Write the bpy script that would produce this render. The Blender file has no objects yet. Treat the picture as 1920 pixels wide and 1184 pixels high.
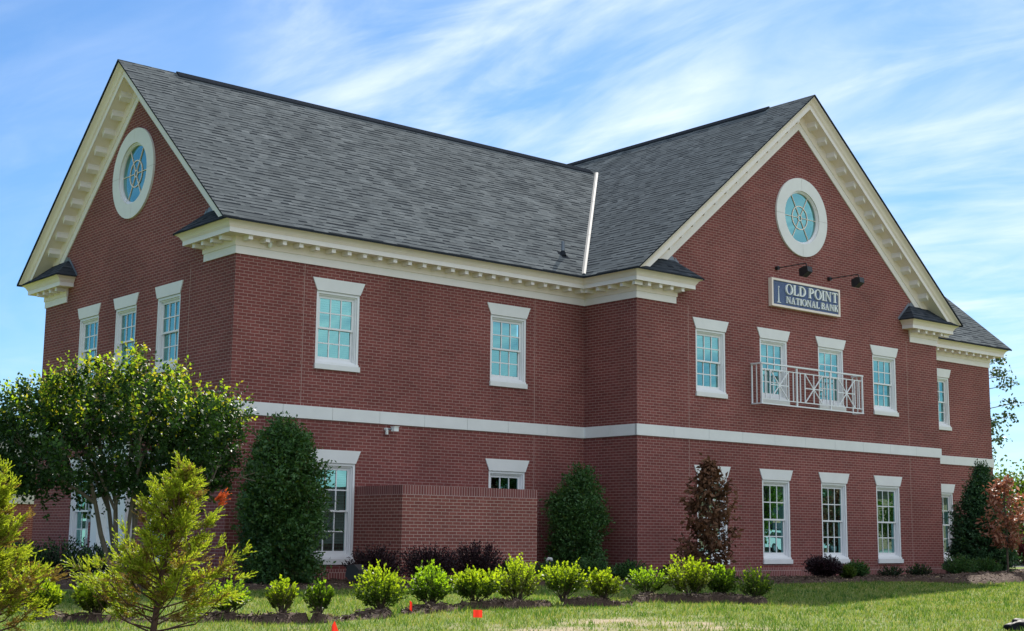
import bpy, math, random
import numpy as np
from mathutils import Matrix, Vector
from mathutils.geometry import tessellate_polygon

# ------------------------------------------------------------------ camera
CAM = np.array([-13.97357, -25.45374, 0.99563])
FW = np.array([0.63603194, 0.75596918, 0.15483531])
RT = np.array([0.76412028, -0.64499212, 0.01026418])
UP = np.array([-0.1076270, -0.1117845, 0.9878870])
FPX = 2641.81
sc = bpy.context.scene
col = sc.collection
cd = bpy.data.cameras.new('camera')
cd.sensor_width = 36.0
cd.lens = FPX / 1920 * 36.0
cd.clip_start = 0.1
cd.clip_end = 3000
co = bpy.data.objects.new('camera', cd)
col.objects.link(co)
m = Matrix.Identity(4)
for i in range(3):
    m[i][0], m[i][1], m[i][2], m[i][3] = RT[i], UP[i], -FW[i], CAM[i]
co.matrix_world = m
sc.camera = co

# ------------------------------------------------------------------ light
SUN = np.array([0.985, 0.745, 1.0]); SUN /= np.linalg.norm(SUN)   # towards the sun
EL = math.asin(SUN[2]); AZ = math.atan2(SUN[0], SUN[1])
sd = bpy.data.lights.new('sun', 'SUN')
sd.energy = 4.8; sd.angle = math.radians(0.5); sd.color = (1.0, 0.95, 0.86)
so = bpy.data.objects.new('sun', sd); col.objects.link(so)
so.rotation_euler = Vector(SUN).to_track_quat('Z', 'Y').to_euler()
w = bpy.data.worlds.new('World'); sc.world = w; w.use_nodes = True
nt = w.node_tree; nt.nodes.clear()
def NN(t, kind, **kw):
    n = t.nodes.new(kind)
    for k, v in kw.items(): setattr(n, k, v)
    return n
out = NN(nt, 'ShaderNodeOutputWorld'); bg = NN(nt, 'ShaderNodeBackground')
sky = NN(nt, 'ShaderNodeTexSky', sky_type='NISHITA', sun_disc=False)
sky.sun_elevation = EL; sky.sun_rotation = AZ
sky.air_density = 1.0; sky.dust_density = 0.25; sky.ozone_density = 2.6; sky.altitude = 0
tc = NN(nt, 'ShaderNodeTexCoord')
sep = NN(nt, 'ShaderNodeSeparateXYZ'); nt.links.new(tc.outputs['Generated'], sep.inputs[0])
zz = NN(nt, 'ShaderNodeMath', operation='MAXIMUM'); nt.links.new(sep.outputs[2], zz.inputs[0]); zz.inputs[1].default_value = 0.0
za = NN(nt, 'ShaderNodeMath', operation='ADD'); nt.links.new(zz.outputs[0], za.inputs[0]); za.inputs[1].default_value = 0.16
dx = NN(nt, 'ShaderNodeMath', operation='DIVIDE'); nt.links.new(sep.outputs[0], dx.inputs[0]); nt.links.new(za.outputs[0], dx.inputs[1])
dy = NN(nt, 'ShaderNodeMath', operation='DIVIDE'); nt.links.new(sep.outputs[1], dy.inputs[0]); nt.links.new(za.outputs[0], dy.inputs[1])
cmb = NN(nt, 'ShaderNodeCombineXYZ'); nt.links.new(dx.outputs[0], cmb.inputs[0]); nt.links.new(dy.outputs[0], cmb.inputs[1])
def cloudlayer(rot, scale, detail, rough, dist, lo, hi, off):
    m0 = NN(nt, 'ShaderNodeMapping'); nt.links.new(cmb.outputs[0], m0.inputs[0])
    m0.inputs['Rotation'].default_value = (0, 0, math.radians(rot))
    mp = NN(nt, 'ShaderNodeMapping'); nt.links.new(m0.outputs[0], mp.inputs[0])
    mp.inputs['Scale'].default_value = scale; mp.inputs['Location'].default_value = off
    no = NN(nt, 'ShaderNodeTexNoise'); nt.links.new(mp.outputs[0], no.inputs['Vector'])
    no.inputs['Scale'].default_value = 1.0; no.inputs['Detail'].default_value = detail
    no.inputs['Roughness'].default_value = rough; no.inputs['Distortion'].default_value = dist
    mr = NN(nt, 'ShaderNodeMapRange', interpolation_type='SMOOTHSTEP'); nt.links.new(no.outputs[0], mr.inputs[0])
    mr.inputs[1].default_value = lo; mr.inputs[2].default_value = hi
    return mr.outputs[0]
def wmath(op, a, b):
    n = NN(nt, 'ShaderNodeMath', operation=op)
    for i, v in enumerate((a, b)):
        if isinstance(v, (int, float)): n.inputs[i].default_value = v
        else: nt.links.new(v, n.inputs[i])
    return n.outputs[0]
def bank_at(px, py, lo, hi):            # a broad patch of cirrus round one sky direction
    d = FW * FPX + RT * (px - 960) - UP * (py - 592); d /= np.linalg.norm(d)
    v = NN(nt, 'ShaderNodeVectorMath', operation='DOT_PRODUCT'); nt.links.new(tc.outputs['Generated'], v.inputs[0]); v.inputs[1].default_value = d
    r = NN(nt, 'ShaderNodeMapRange', interpolation_type='SMOOTHSTEP'); nt.links.new(v.outputs['Value'], r.inputs[0])
    r.inputs[1].default_value = math.cos(math.radians(hi)); r.inputs[2].default_value = math.cos(math.radians(lo)); return r.outputs[0]
CR = 86
c_str = cloudlayer(CR, (0.75, 1.8, 1), 9, 0.54, 1.8, 0.30, 0.80, (0.4, 5.2, 0))
c_fin = cloudlayer(CR - 8, (1.5, 4.0, 1), 10, 0.58, 2.4, 0.34, 0.88, (7.4, 2.2, 0))
patch = wmath('MAXIMUM', bank_at(1040, 40, 0.5, 10.5), wmath('MULTIPLY', bank_at(1900, 280, 2.0, 14.0), 0.62))
bv = NN(nt, 'ShaderNodeVectorMath', operation='DOT_PRODUCT'); nt.links.new(tc.outputs['Generated'], bv.inputs[0]); bv.inputs[1].default_value = (0.3, -0.94, 0.15)
br_ = NN(nt, 'ShaderNodeMapRange', interpolation_type='SMOOTHSTEP'); nt.links.new(bv.outputs['Value'], br_.inputs[0]); br_.inputs[1].default_value = 0.0; br_.inputs[2].default_value = 0.7; br_.inputs[4].default_value = 0.8
patch = wmath('MAXIMUM', patch, br_.outputs[0])  # streaky cloud added low behind the viewer to vary the pane reflections
patch = wmath('MAXIMUM', patch, wmath('MULTIPLY', bank_at(690, 120, 0.5, 6.5), 0.75))
cl = wmath('MULTIPLY', wmath('ADD', wmath('MULTIPLY', c_str, 0.75), wmath('MULTIPLY', c_fin, 0.42)), wmath('ADD', wmath('MULTIPLY', patch, 1.0), 0.24))
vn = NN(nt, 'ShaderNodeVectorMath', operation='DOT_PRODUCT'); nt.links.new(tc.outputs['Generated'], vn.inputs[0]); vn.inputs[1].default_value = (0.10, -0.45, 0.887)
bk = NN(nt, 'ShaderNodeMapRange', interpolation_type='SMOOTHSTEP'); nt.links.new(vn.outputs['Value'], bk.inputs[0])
bk.inputs[1].default_value = 0.42; bk.inputs[2].default_value = 0.84; bk.inputs[4].default_value = 0.9      # unseen cloud bank behind the viewer, added as fill light for the facade
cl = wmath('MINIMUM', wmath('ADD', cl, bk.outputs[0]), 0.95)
tint = NN(nt, 'ShaderNodeMix', data_type='RGBA', blend_type='MULTIPLY')
tint.inputs[0].default_value = 1.0
nt.links.new(sky.outputs[0], tint.inputs[6]); tint.inputs[7].default_value = (0.59, 0.855, 1.10, 1)
mx = NN(nt, 'ShaderNodeMix', data_type='RGBA')
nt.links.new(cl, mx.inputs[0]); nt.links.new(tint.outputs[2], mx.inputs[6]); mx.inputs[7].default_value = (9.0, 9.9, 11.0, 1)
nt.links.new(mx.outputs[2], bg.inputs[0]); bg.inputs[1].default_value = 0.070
nt.links.new(bg.outputs[0], out.inputs[0])
sc.view_settings.view_transform = 'Standard'; sc.view_settings.look = 'None'
sc.view_settings.exposure = 0.8; sc.view_settings.gamma = 1.0
sc.render.film_transparent = False
sc.cycles.max_bounces = 8; sc.cycles.transparent_max_bounces = 12
sc.cycles.caustics_reflective = False; sc.cycles.caustics_refractive = False

# ------------------------------------------------------------------ helpers
def pray(px, py): return FW * FPX + RT * (px - 960) - UP * (py - 592)
def gp(px, py):                       # ground point under a pixel of the survey photo
    d = pray(px, py); t = -CAM[2] / d[2]; p = CAM + d * t
    return p
def depth(p): return float((np.array(p, float) - CAM) @ FW)

def tag(o, label=None, cat=None, group=None, kind=None):
    if label: o['label'] = label
    if cat: o['category'] = cat
    if group: o['group'] = group
    if kind: o['kind'] = kind
    return o
def empty(name, loc=(0, 0, 0), rz=0.0, parent=None):
    o = bpy.data.objects.new(name, None); col.objects.link(o)
    o.location = loc; o.rotation_euler = (0, 0, rz); o.empty_display_size = 0.2
    if parent: o.parent = parent
    return o

class MB:
    def __init__(s): s.v = []; s.f = []; s.mi = []; s.uv = []
    def face(s, pts, mat=0, uv=None):
        b = len(s.v); s.v += [tuple(map(float, p)) for p in pts]
        s.f.append(tuple(range(b, b + len(pts)))); s.mi.append(mat); s.uv.append(uv)
    def box(s, a, b, mat=0, chamfer=0):
        x0, y0, z0 = a; x1, y1, z1 = b
        if x0 > x1: x0, x1 = x1, x0
        if y0 > y1: y0, y1 = y1, y0
        if z0 > z1: z0, z1 = z1, z0
        P = [(x0,y0,z0),(x1,y0,z0),(x1,y1,z0),(x0,y1,z0),(x0,y0,z1),(x1,y0,z1),(x1,y1,z1),(x0,y1,z1)]
        U = lambda q, ax: [(p[ax], p[2]) for p in q]
        for idx, ax in (((0,1,5,4),0),((1,2,6,5),1),((2,3,7,6),0),((3,0,4,7),1),((4,5,6,7),None),((3,2,1,0),None)):
            q = [P[i] for i in idx]
            s.face(q, mat, U(q, ax) if ax is not None else [(p[0], p[1]) for p in q])
    def prism(s, poly, d0, d1, fn, mat=0):       # poly in (u,z); fn(u,d,z)->xyz
        n = len(poly)
        a = [fn(u, d0, z) for u, z in poly]; b = [fn(u, d1, z) for u, z in poly]
        s.face(a, mat, poly); s.face(b[::-1], mat, poly[::-1])
        for i in range(n):
            j = (i + 1) % n; s.face([a[j], a[i], b[i], b[j]], mat)
    def bar(s, p, q, wd, ht=None, mat=0):
        p = Vector(p); q = Vector(q); ht = ht or wd
        d = (q - p).normalized(); up = Vector((0, 0, 1)) if abs(d.z) < 0.95 else Vector((0, 1, 0))
        r = d.cross(up).normalized() * wd / 2; u = r.cross(d).normalized() * ht / 2
        A = [p + r + u, p - r + u, p - r - u, p + r - u]; B = [x + (q - p) for x in A]
        s.face(A[::-1], mat); s.face(B, mat)
        for i in range(4):
            j = (i + 1) % 4; s.face([A[i], A[j], B[j], B[i]], mat)
    def tube(s, pts, rad, n=6, mat=0, cap=True):
        pts = [Vector(p) for p in pts]
        if not hasattr(rad, '__len__'): rad = [rad] * len(pts)
        rings = []; pr = None
        for i, p in enumerate(pts):
            d = (pts[min(i + 1, len(pts) - 1)] - pts[max(i - 1, 0)])
            d = d.normalized() if d.length > 1e-9 else Vector((0, 0, 1))
            if pr is None:
                a = Vector((1, 0, 0)) if abs(d.x) < 0.9 else Vector((0, 1, 0)); r = d.cross(a).normalized()
            else:
                r = pr - d * pr.dot(d)
                r = r.normalized() if r.length > 1e-6 else d.orthogonal().normalized()
            pr = r; u = d.cross(r)
            b = len(s.v)
            for k in range(n):
                t = 2 * math.pi * k / n; q = p + (r * math.cos(t) + u * math.sin(t)) * rad[i]
                s.v.append(tuple(q))
            rings.append(b)
        for i in range(len(pts) - 1):
            for k in range(n):
                k2 = (k + 1) % n
                s.f.append((rings[i] + k, rings[i] + k2, rings[i+1] + k2, rings[i+1] + k)); s.mi.append(mat); s.uv.append(None)
        if cap:
            s.f.append(tuple(rings[-1] + k for k in range(n))); s.mi.append(mat); s.uv.append(None)
            s.f.append(tuple(rings[0] + k for k in range(n - 1, -1, -1))); s.mi.append(mat); s.uv.append(None)
    def build(s, name, mats, parent=None, smooth=False, label=None):
        me = bpy.data.meshes.new(name); me.from_pydata(s.v, [], s.f)
        for mt in (mats if isinstance(mats, (list, tuple)) else [mats]): me.materials.append(mt)
        me.polygons.foreach_set('material_index', s.mi)
        ul = me.uv_layers.new(name='UVMap'); dat = np.zeros((len(me.loops), 2), np.float32)
        for p, u in zip(me.polygons, s.uv):
            if u is not None:
                for k in range(p.loop_total): dat[p.loop_start + k] = u[k]
        ul.data.foreach_set('uv', dat.ravel())
        if smooth: me.polygons.foreach_set('use_smooth', [True] * len(me.polygons))
        me.update()
        o = bpy.data.objects.new(name, me); col.objects.link(o)
        if parent: o.parent = parent
        if label: o['label'] = label
        return o

def npmesh(name, V, F, mats, mi=None, parent=None, loc=None):
    V = np.asarray(V, np.float32); F = np.asarray(F, np.int32); k = F.shape[1]
    me = bpy.data.meshes.new(name)
    me.vertices.add(len(V)); me.vertices.foreach_set('co', V.ravel())
    me.loops.add(F.size); me.loops.foreach_set('vertex_index', F.ravel())
    me.polygons.add(len(F)); me.polygons.foreach_set('loop_start', np.arange(0, F.size, k, dtype=np.int32))
    for mt in mats: me.materials.append(mt)
    if mi is not None: me.polygons.foreach_set('material_index', np.asarray(mi, np.int32))
    me.update(calc_edges=True); me.validate()
    o = bpy.data.objects.new(name, me); col.objects.link(o)
    if parent: o.parent = parent
    if loc is not None: o.location = loc
    return o

# ------------------------------------------------------------------ materials
def newmat(name):
    mt = bpy.data.materials.new(name); mt.use_nodes = True
    t = mt.node_tree; b = t.nodes['Principled BSDF']
    return mt, t, b
def L(t, a, b): t.links.new(a, b)
def setc(b, c, rough=0.6, metal=0.0, spec=0.5):
    b.inputs['Base Color'].default_value = (*c, 1); b.inputs['Roughness'].default_value = rough
    b.inputs['Metallic'].default_value = metal; b.inputs['Specular IOR Level'].default_value = spec
def plain(name, c, rough=0.6, metal=0.0, spec=0.4, var=0.12, scale=6.0, bump=0.0):
    mt, t, b = newmat(name); setc(b, c, rough, metal, spec)
    g = NN(t, 'ShaderNodeNewGeometry')
    no = NN(t, 'ShaderNodeTexNoise'); no.inputs['Scale'].default_value = scale; no.inputs['Detail'].default_value = 6
    no.inputs['Roughness'].default_value = 0.65
    L(t, g.outputs['Position'], no.inputs['Vector'])
    mr = NN(t, 'ShaderNodeMapRange'); mr.inputs[1].default_value = 0.25; mr.inputs[2].default_value = 0.75
    mr.inputs[3].default_value = 1 - var; mr.inputs[4].default_value = 1 + var * 0.6
    L(t, no.outputs[0], mr.inputs[0])
    mm = NN(t, 'ShaderNodeMix', data_type='RGBA', blend_type='MULTIPLY'); mm.inputs[0].default_value = 1
    mm.inputs[6].default_value = (*c, 1); L(t, mr.outputs[0], mm.inputs[7]); L(t, mm.outputs[2], b.inputs['Base Color'])
    if bump:
        bp = NN(t, 'ShaderNodeBump'); bp.inputs['Strength'].default_value = bump; bp.inputs['Distance'].default_value = 0.02
        L(t, no.outputs[0], bp.inputs['Height']); L(t, bp.outputs[0], b.inputs['Normal'])
    return mt

def brickmat(name, c1, c2, mort, bw=0.2032, rh=0.06773):
    mt, t, b = newmat(name); setc(b, c1, 0.85, 0, 0.25)
    uv = NN(t, 'ShaderNodeUVMap')
    br = NN(t, 'ShaderNodeTexBrick'); br.offset = 0.5; br.squash = 1.0
    L(t, uv.outputs[0], br.inputs['Vector'])
    br.inputs['Scale'].default_value = 1.0; br.inputs['Brick Width'].default_value = bw; br.inputs['Row Height'].default_value = rh
    br.inputs['Mortar Size'].default_value = 0.0060; br.inputs['Mortar Smooth'].default_value = 0.15
    br.inputs['Bias'].default_value = 0.0
    br.inputs['Color1'].default_value = (*c1, 1); br.inputs['Color2'].default_value = (*c2, 1); br.inputs['Mortar'].default_value = (*mort, 1)
    no = NN(t, 'ShaderNodeTexNoise'); no.inputs['Scale'].default_value = 0.55; no.inputs['Detail'].default_value = 7; no.inputs['Roughness'].default_value = 0.6
    L(t, uv.outputs[0], no.inputs['Vector'])
    mr = NN(t, 'ShaderNodeMapRange'); mr.inputs[1].default_value = 0.3; mr.inputs[2].default_value = 0.7; mr.inputs[3].default_value = 0.80; mr.inputs[4].default_value = 1.18
    L(t, no.outputs[0], mr.inputs[0])
    mm = NN(t, 'ShaderNodeMix', data_type='RGBA', blend_type='MULTIPLY'); mm.inputs[0].default_value = 1
    L(t, br.outputs['Color'], mm.inputs[6]); L(t, mr.outputs[0], mm.inputs[7]); L(t, mm.outputs[2], b.inputs['Base Color'])
    bp = NN(t, 'ShaderNodeBump'); bp.inputs['Strength'].default_value = 0.5; bp.inputs['Distance'].default_value = 0.008; bp.invert = True
    L(t, br.outputs['Fac'], bp.inputs['Height']); L(t, bp.outputs[0], b.inputs['Normal'])
    return mt

def shinglemat(name, ca, cb, cdark):
    mt, t, b = newmat(name); setc(b, ca, 1.0, 0, 0.0)
    uv = NN(t, 'ShaderNodeUVMap')
    def brick(wd, off, c1, c2, shift, sq=1.0, fr=2):
        mp = NN(t, 'ShaderNodeMapping'); mp.inputs['Location'].default_value = (shift, 0, 0); L(t, uv.outputs[0], mp.inputs[0])
        br = NN(t, 'ShaderNodeTexBrick'); br.offset = off; br.offset_frequency = fr; br.squash = sq; br.squash_frequency = 3
        L(t, mp.outputs[0], br.inputs['Vector'])
        br.inputs['Scale'].default_value = 1.0; br.inputs['Brick Width'].default_value = wd; br.inputs['Row Height'].default_value = 0.143
        br.inputs['Mortar Size'].default_value = 0.0; br.inputs['Bias'].default_value = 0.0
        br.inputs['Color1'].default_value = (*c1, 1); br.inputs['Color2'].default_value = (*c2, 1); br.inputs['Mortar'].default_value = (*cdark, 1)
        return br
    b1 = brick(0.23, 0.37, ca, cb, 0.0, 1.4); b2 = brick(0.33, 0.61, (0.88, 0.88, 0.88), (1.13, 1.13, 1.13), 0.17, 0.7)
    mm = NN(t, 'ShaderNodeMix', data_type='RGBA', blend_type='MULTIPLY'); mm.inputs[0].default_value = 1
    L(t, b1.outputs[0], mm.inputs[6]); L(t, b2.outputs[0], mm.inputs[7])
    # granule noise and blotches
    no = NN(t, 'ShaderNodeTexNoise'); no.inputs['Scale'].default_value = 0.7; no.inputs['Detail'].default_value = 8; no.inputs['Roughness'].default_value = 0.7
    L(t, uv.outputs[0], no.inputs['Vector'])
    mr = NN(t, 'ShaderNodeMapRange'); mr.inputs[1].default_value = 0.3; mr.inputs[2].default_value = 0.7; mr.inputs[3].default_value = 0.8; mr.inputs[4].default_value = 1.2
    L(t, no.outputs[0], mr.inputs[0])
    m2 = NN(t, 'ShaderNodeMix', data_type='RGBA', blend_type='MULTIPLY'); m2.inputs[0].default_value = 1
    L(t, mm.outputs[2], m2.inputs[6]); L(t, mr.outputs[0], m2.inputs[7])
    # printed dark band and saw-tooth tabs at each course
    sp = NN(t, 'ShaderNodeSeparateXYZ'); L(t, uv.outputs[0], sp.inputs[0])
    fr = NN(t, 'ShaderNodeMath', operation='DIVIDE'); L(t, sp.outputs[1], fr.inputs[0]); fr.inputs[1].default_value = 0.143
    fc = NN(t, 'ShaderNodeMath', operation='FRACT'); L(t, fr.outputs[0], fc.inputs[0])
    b3 = brick(0.21, 0.43, (0, 0, 0), (1, 1, 1), 0.09, 1.7)
    th = NN(t, 'ShaderNodeMath', operation='MULTIPLY'); L(t, b3.outputs[0], th.inputs[0]); th.inputs[1].default_value = 0.50
    ad = NN(t, 'ShaderNodeMath', operation='ADD'); L(t, th.outputs[0], ad.inputs[0]); ad.inputs[1].default_value = 0.03
    lt = NN(t, 'ShaderNodeMath', operation='LESS_THAN'); L(t, fc.outputs[0], lt.inputs[0]); L(t, ad.outputs[0], lt.inputs[1])
    m3 = NN(t, 'ShaderNodeMix', data_type='RGBA'); L(t, lt.outputs[0], m3.inputs[0]); L(t, m2.outputs[2], m3.inputs[6]); m3.inputs[7].default_value = (*cdark, 1)
    L(t, m3.outputs[2], b.inputs['Base Color'])
    hm = NN(t, 'ShaderNodeMath', operation='SUBTRACT'); hm.inputs[0].default_value = 1.0; L(t, fc.outputs[0], hm.inputs[1])
    h2 = NN(t, 'ShaderNodeMath', operation='SUBTRACT'); L(t, hm.outputs[0], h2.inputs[0]); L(t, lt.outputs[0], h2.inputs[1])
    bp = NN(t, 'ShaderNodeBump'); bp.inputs['Strength'].default_value = 0.35; bp.inputs['Distance'].default_value = 0.012
    L(t, h2.outputs[0], bp.inputs['Height']); L(t, bp.outputs[0], b.inputs['Normal'])
    return mt

def leafmat(name, cols, trans=0.35, rough=0.5, tcol=None, spec=0.22):
    mt, t, b = newmat(name)
    g = NN(t, 'ShaderNodeNewGeometry'); rp = NN(t, 'ShaderNodeValToRGB')
    L(t, g.outputs['Random Per Island'], rp.inputs[0])
    el = rp.color_ramp.elements
    while len(el) < len(cols): el.new(0.5)
    for i, c in enumerate(cols):
        el[i].position = i / max(1, len(cols) - 1); el[i].color = (*c, 1)
    L(t, rp.outputs[0], b.inputs['Base Color']); b.inputs['Roughness'].default_value = rough
    b.inputs['Specular IOR Level'].default_value = spec
    tr = NN(t, 'ShaderNodeBsdfTranslucent'); ms = NN(t, 'ShaderNodeMixShader'); ms.inputs[0].default_value = trans
    mm = NN(t, 'ShaderNodeMix', data_type='RGBA', blend_type='MULTIPLY'); mm.inputs[0].default_value = 1
    L(t, rp.outputs[0], mm.inputs[6]); mm.inputs[7].default_value = (*(tcol or (1.5, 1.6, 0.7)), 1)
    L(t, mm.outputs[2], tr.inputs[0])
    o = [n for n in t.nodes if n.type == 'OUTPUT_MATERIAL'][0]
    L(t, b.outputs[0], ms.inputs[1]); L(t, tr.outputs[0], ms.inputs[2]); L(t, ms.outputs[0], o.inputs[0])
    return mt

M = {}
M['brick'] = brickmat('brick', (0.168, 0.046, 0.042), (0.222, 0.062, 0.055), (0.38, 0.235, 0.205))
M['soldier'] = brickmat('soldier_brick', (0.18, 0.056, 0.052), (0.25, 0.080, 0.072), (0.48, 0.34, 0.31), 0.0677, 0.2032)
M['brick_encl'] = brickmat('enclosure_brick', (0.205, 0.062, 0.052), (0.265, 0.084, 0.068), (0.48, 0.34, 0.28))
M['shingle'] = shinglemat('shingle', (0.116, 0.126, 0.130), (0.152, 0.162, 0.164), (0.034, 0.038, 0.043))
M['shingle_dark'] = shinglemat('shingle_dark', (0.05, 0.058, 0.07), (0.075, 0.082, 0.095), (0.025, 0.03, 0.036))
M['ridge'] = plain('ridge_shingle', (0.030, 0.034, 0.042), 1.0, spec=0.0, var=0.3, scale=14)
M['cream'] = plain('cream_warm_bounce_paint', (0.87, 0.745, 0.655), 0.5, var=0.06, scale=1.5)  # cream tone, on the cornices deepened to stand in for warm bounce light
M['trim'] = plain('white_trim_paint', (0.85, 0.775, 0.745), 0.5, var=0.06, scale=1.5)
M['stone'] = plain('cast_stone', (0.76, 0.745, 0.735), 0.8, var=0.07, scale=2.2)
M['joint'] = plain('joint_mortar', (0.46, 0.31, 0.27), 0.9)
M['dark_joint'] = plain('stone_joint', (0.30, 0.29, 0.27), 0.9)
M['vinyl'] = plain('white_vinyl', (0.80, 0.79, 0.80), 0.4, var=0.04)
M['white'] = plain('white_paint', (0.82, 0.82, 0.80), 0.45, var=0.04)
M['railing'] = plain('railing_paint', (0.80, 0.80, 0.82), 0.4, var=0.04)
M['blind'] = plain('blind_slat', (0.7, 0.68, 0.62), 0.6)
M['metal'] = plain('bare_aluminium', (0.20, 0.195, 0.19), 0.7, 0.0, var=0.05)
M['galv'] = plain('galvanised_steel', (0.20, 0.22, 0.26), 0.5, 0.3)
M['black'] = plain('black_paint', (0.018, 0.018, 0.02), 0.45)
M['lens'] = plain('lamp_glass', (0.28, 0.33, 0.38), 0.15, 0.3)
M['navy'] = plain('navy_panel', (0.075, 0.11, 0.23), 0.45, var=0.06)
M['navy_light'] = plain('pale_navy_line', (0.18, 0.24, 0.38), 0.5)
M['letter'] = plain('white_letter', (0.85, 0.85, 0.82), 0.4, var=0.03)
M['grey_box'] = plain('grey_enamel', (0.32, 0.34, 0.35), 0.5)
M['plastic'] = plain('black_plastic', (0.012, 0.013, 0.017), 0.55, spec=0.08, bump=0.3, scale=18)
M['flag'] = leafmat('red_flag_vinyl', [(0.75, 0.035, 0.02), (0.8, 0.05, 0.025)], 0.45, 0.5, (1.0, 1.0, 1.0))
M['wire'] = plain('flag_wire', (0.3, 0.3, 0.3), 0.5, 0.6)
M['bark'] = plain('bark', (0.10, 0.070, 0.05), 0.9, var=0.4, scale=20)
M['bark_pale'] = plain('crape_myrtle_bark', (0.16, 0.125, 0.095), 0.85, var=0.35, scale=9)
M['bark_red'] = plain('cedar_bark', (0.11, 0.055, 0.038), 0.9, var=0.4, scale=20)

def glassmat():
    mt, t, b = newmat('window_glass')
    o = [n for n in t.nodes if n.type == 'OUTPUT_MATERIAL'][0]
    gl = NN(t, 'ShaderNodeBsdfGlossy'); gl.inputs['Roughness'].default_value = 0.0; gl.inputs['Color'].default_value = (0.33, 0.70, 0.655, 1)
    g = NN(t, 'ShaderNodeNewGeometry'); no = NN(t, 'ShaderNodeTexNoise'); no.inputs['Scale'].default_value = 0.9; no.inputs['Detail'].default_value = 0.0
    L(t, g.outputs['Position'], no.inputs['Vector'])
    bp = NN(t, 'ShaderNodeBump'); bp.inputs['Strength'].default_value = 0.12; bp.inputs['Distance'].default_value = 0.05
    L(t, no.outputs[0], bp.inputs['Height']); L(t, bp.outputs[0], gl.inputs['Normal'])
    tr = NN(t, 'ShaderNodeBsdfTransparent'); tr.inputs[0].default_value = (0.62, 0.80, 0.80, 1)
    ms = NN(t, 'ShaderNodeMixShader'); ms.inputs[0].default_value = 0.38
    L(t, gl.outputs[0], ms.inputs[1]); L(t, tr.outputs[0], ms.inputs[2]); L(t, ms.outputs[0], o.inputs[0])
    return mt
M['glass'] = glassmat()

# foliage
M['abelia_tip'] = leafmat('abelia_new_leaf', [(0.16, 0.24, 0.014), (0.32, 0.38, 0.02), (0.24, 0.31, 0.018)], 0.5)
M['abelia_lime'] = leafmat('lime_new_leaf', [(0.14, 0.25, 0.014), (0.26, 0.38, 0.02), (0.20, 0.30, 0.018)], 0.5)
M['abelia_olive'] = leafmat('olive_shrub_leaf', [(0.05, 0.07, 0.014), (0.09, 0.12, 0.02), (0.13, 0.13, 0.03)], 0.35)
M['abelia'] = leafmat('abelia_leaf', [(0.030, 0.060, 0.010), (0.065, 0.11, 0.014), (0.085, 0.12, 0.02)], 0.35)
M['holly'] = leafmat('holly_leaf', [(0.030, 0.080, 0.026), (0.055, 0.130, 0.036), (0.085, 0.170, 0.046)], 0.25, 0.45, spec=0.35)
M['cedar'] = leafmat('cedar_leaf', [(0.022, 0.062, 0.030), (0.038, 0.092, 0.040), (0.060, 0.125, 0.052)], 0.2, 0.4)
M['myrtle'] = leafmat('crape_myrtle_leaf', [(0.014, 0.038, 0.011), (0.024, 0.060, 0.014), (0.038, 0.08, 0.016)], 0.28, 0.5)
M['myrtle_sunlit_tip'] = leafmat('crape_myrtle_sunlit_new_leaf', [(0.15, 0.24, 0.018), (0.24, 0.32, 0.022), (0.34, 0.27, 0.035)], 0.55, 0.5)  # yellow new growth, brightened to stand in for sun on the top shoots
M['crypto'] = leafmat('cryptomeria_needle', [(0.17, 0.22, 0.022), (0.27, 0.31, 0.028), (0.33, 0.34, 0.04)], 0.5, 0.5)
M['crypto_old'] = leafmat('cryptomeria_browned_needle', [(0.20, 0.15, 0.03), (0.26, 0.19, 0.045), (0.16, 0.085, 0.03)], 0.35, 0.6, (1.3, 1.2, 0.9))
M['crypto_dead'] = leafmat('cryptomeria_dead_needle', [(0.38, 0.07, 0.02), (0.5, 0.11, 0.03)], 0.4, 0.6, (1.2, 1.0, 0.9))
M['dead_leaf'] = leafmat('dead_brown_leaf', [(0.085, 0.040, 0.022), (0.16, 0.075, 0.040), (0.25, 0.125, 0.07)], 0.25, 0.6, (1.3, 1.1, 0.9))
M['red_leaf'] = leafmat('dying_red_leaf', [(0.20, 0.068, 0.04), (0.33, 0.13, 0.08), (0.48, 0.26, 0.19)], 0.3, 0.5, (1.3, 1.1, 0.9))
M['purple'] = leafmat('purple_leaf', [(0.016, 0.009, 0.011), (0.028, 0.014, 0.018), (0.045, 0.022, 0.026)], 0.15, 0.45, (1.4, 0.9, 1.0))
M['dark_hedge'] = leafmat('dark_shrub_leaf', [(0.010, 0.024, 0.012), (0.018, 0.036, 0.018), (0.028, 0.05, 0.022)], 0.15, 0.45)
M['boxgreen'] = leafmat('green_shrub_leaf', [(0.03, 0.06, 0.012), (0.06, 0.10, 0.014), (0.09, 0.13, 0.02)], 0.3, 0.45)
M['spring'] = leafmat('bright_tree_leaf', [(0.045, 0.085, 0.012), (0.09, 0.14, 0.018), (0.13, 0.18, 0.03)], 0.4, 0.5)
M['pine'] = leafmat('dark_tree_leaf', [(0.035, 0.06, 0.03), (0.06, 0.09, 0.04), (0.085, 0.11, 0.05)], 0.3, 0.5)
M['maple'] = leafmat('dull_red_shrub_leaf', [(0.07, 0.018, 0.02), (0.13, 0.035, 0.035), (0.2, 0.07, 0.06)], 0.3, 0.5, (1.3, 1.0, 1.0))
M['grass_dark'] = leafmat('dark_grass_blade', [(0.035, 0.085, 0.016), (0.06, 0.125, 0.022), (0.08, 0.15, 0.03)], 0.4)
M['grass_dry'] = leafmat('dry_grass_blade', [(0.26, 0.23, 0.10), (0.36, 0.31, 0.15), (0.20, 0.20, 0.07)], 0.35)
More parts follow.
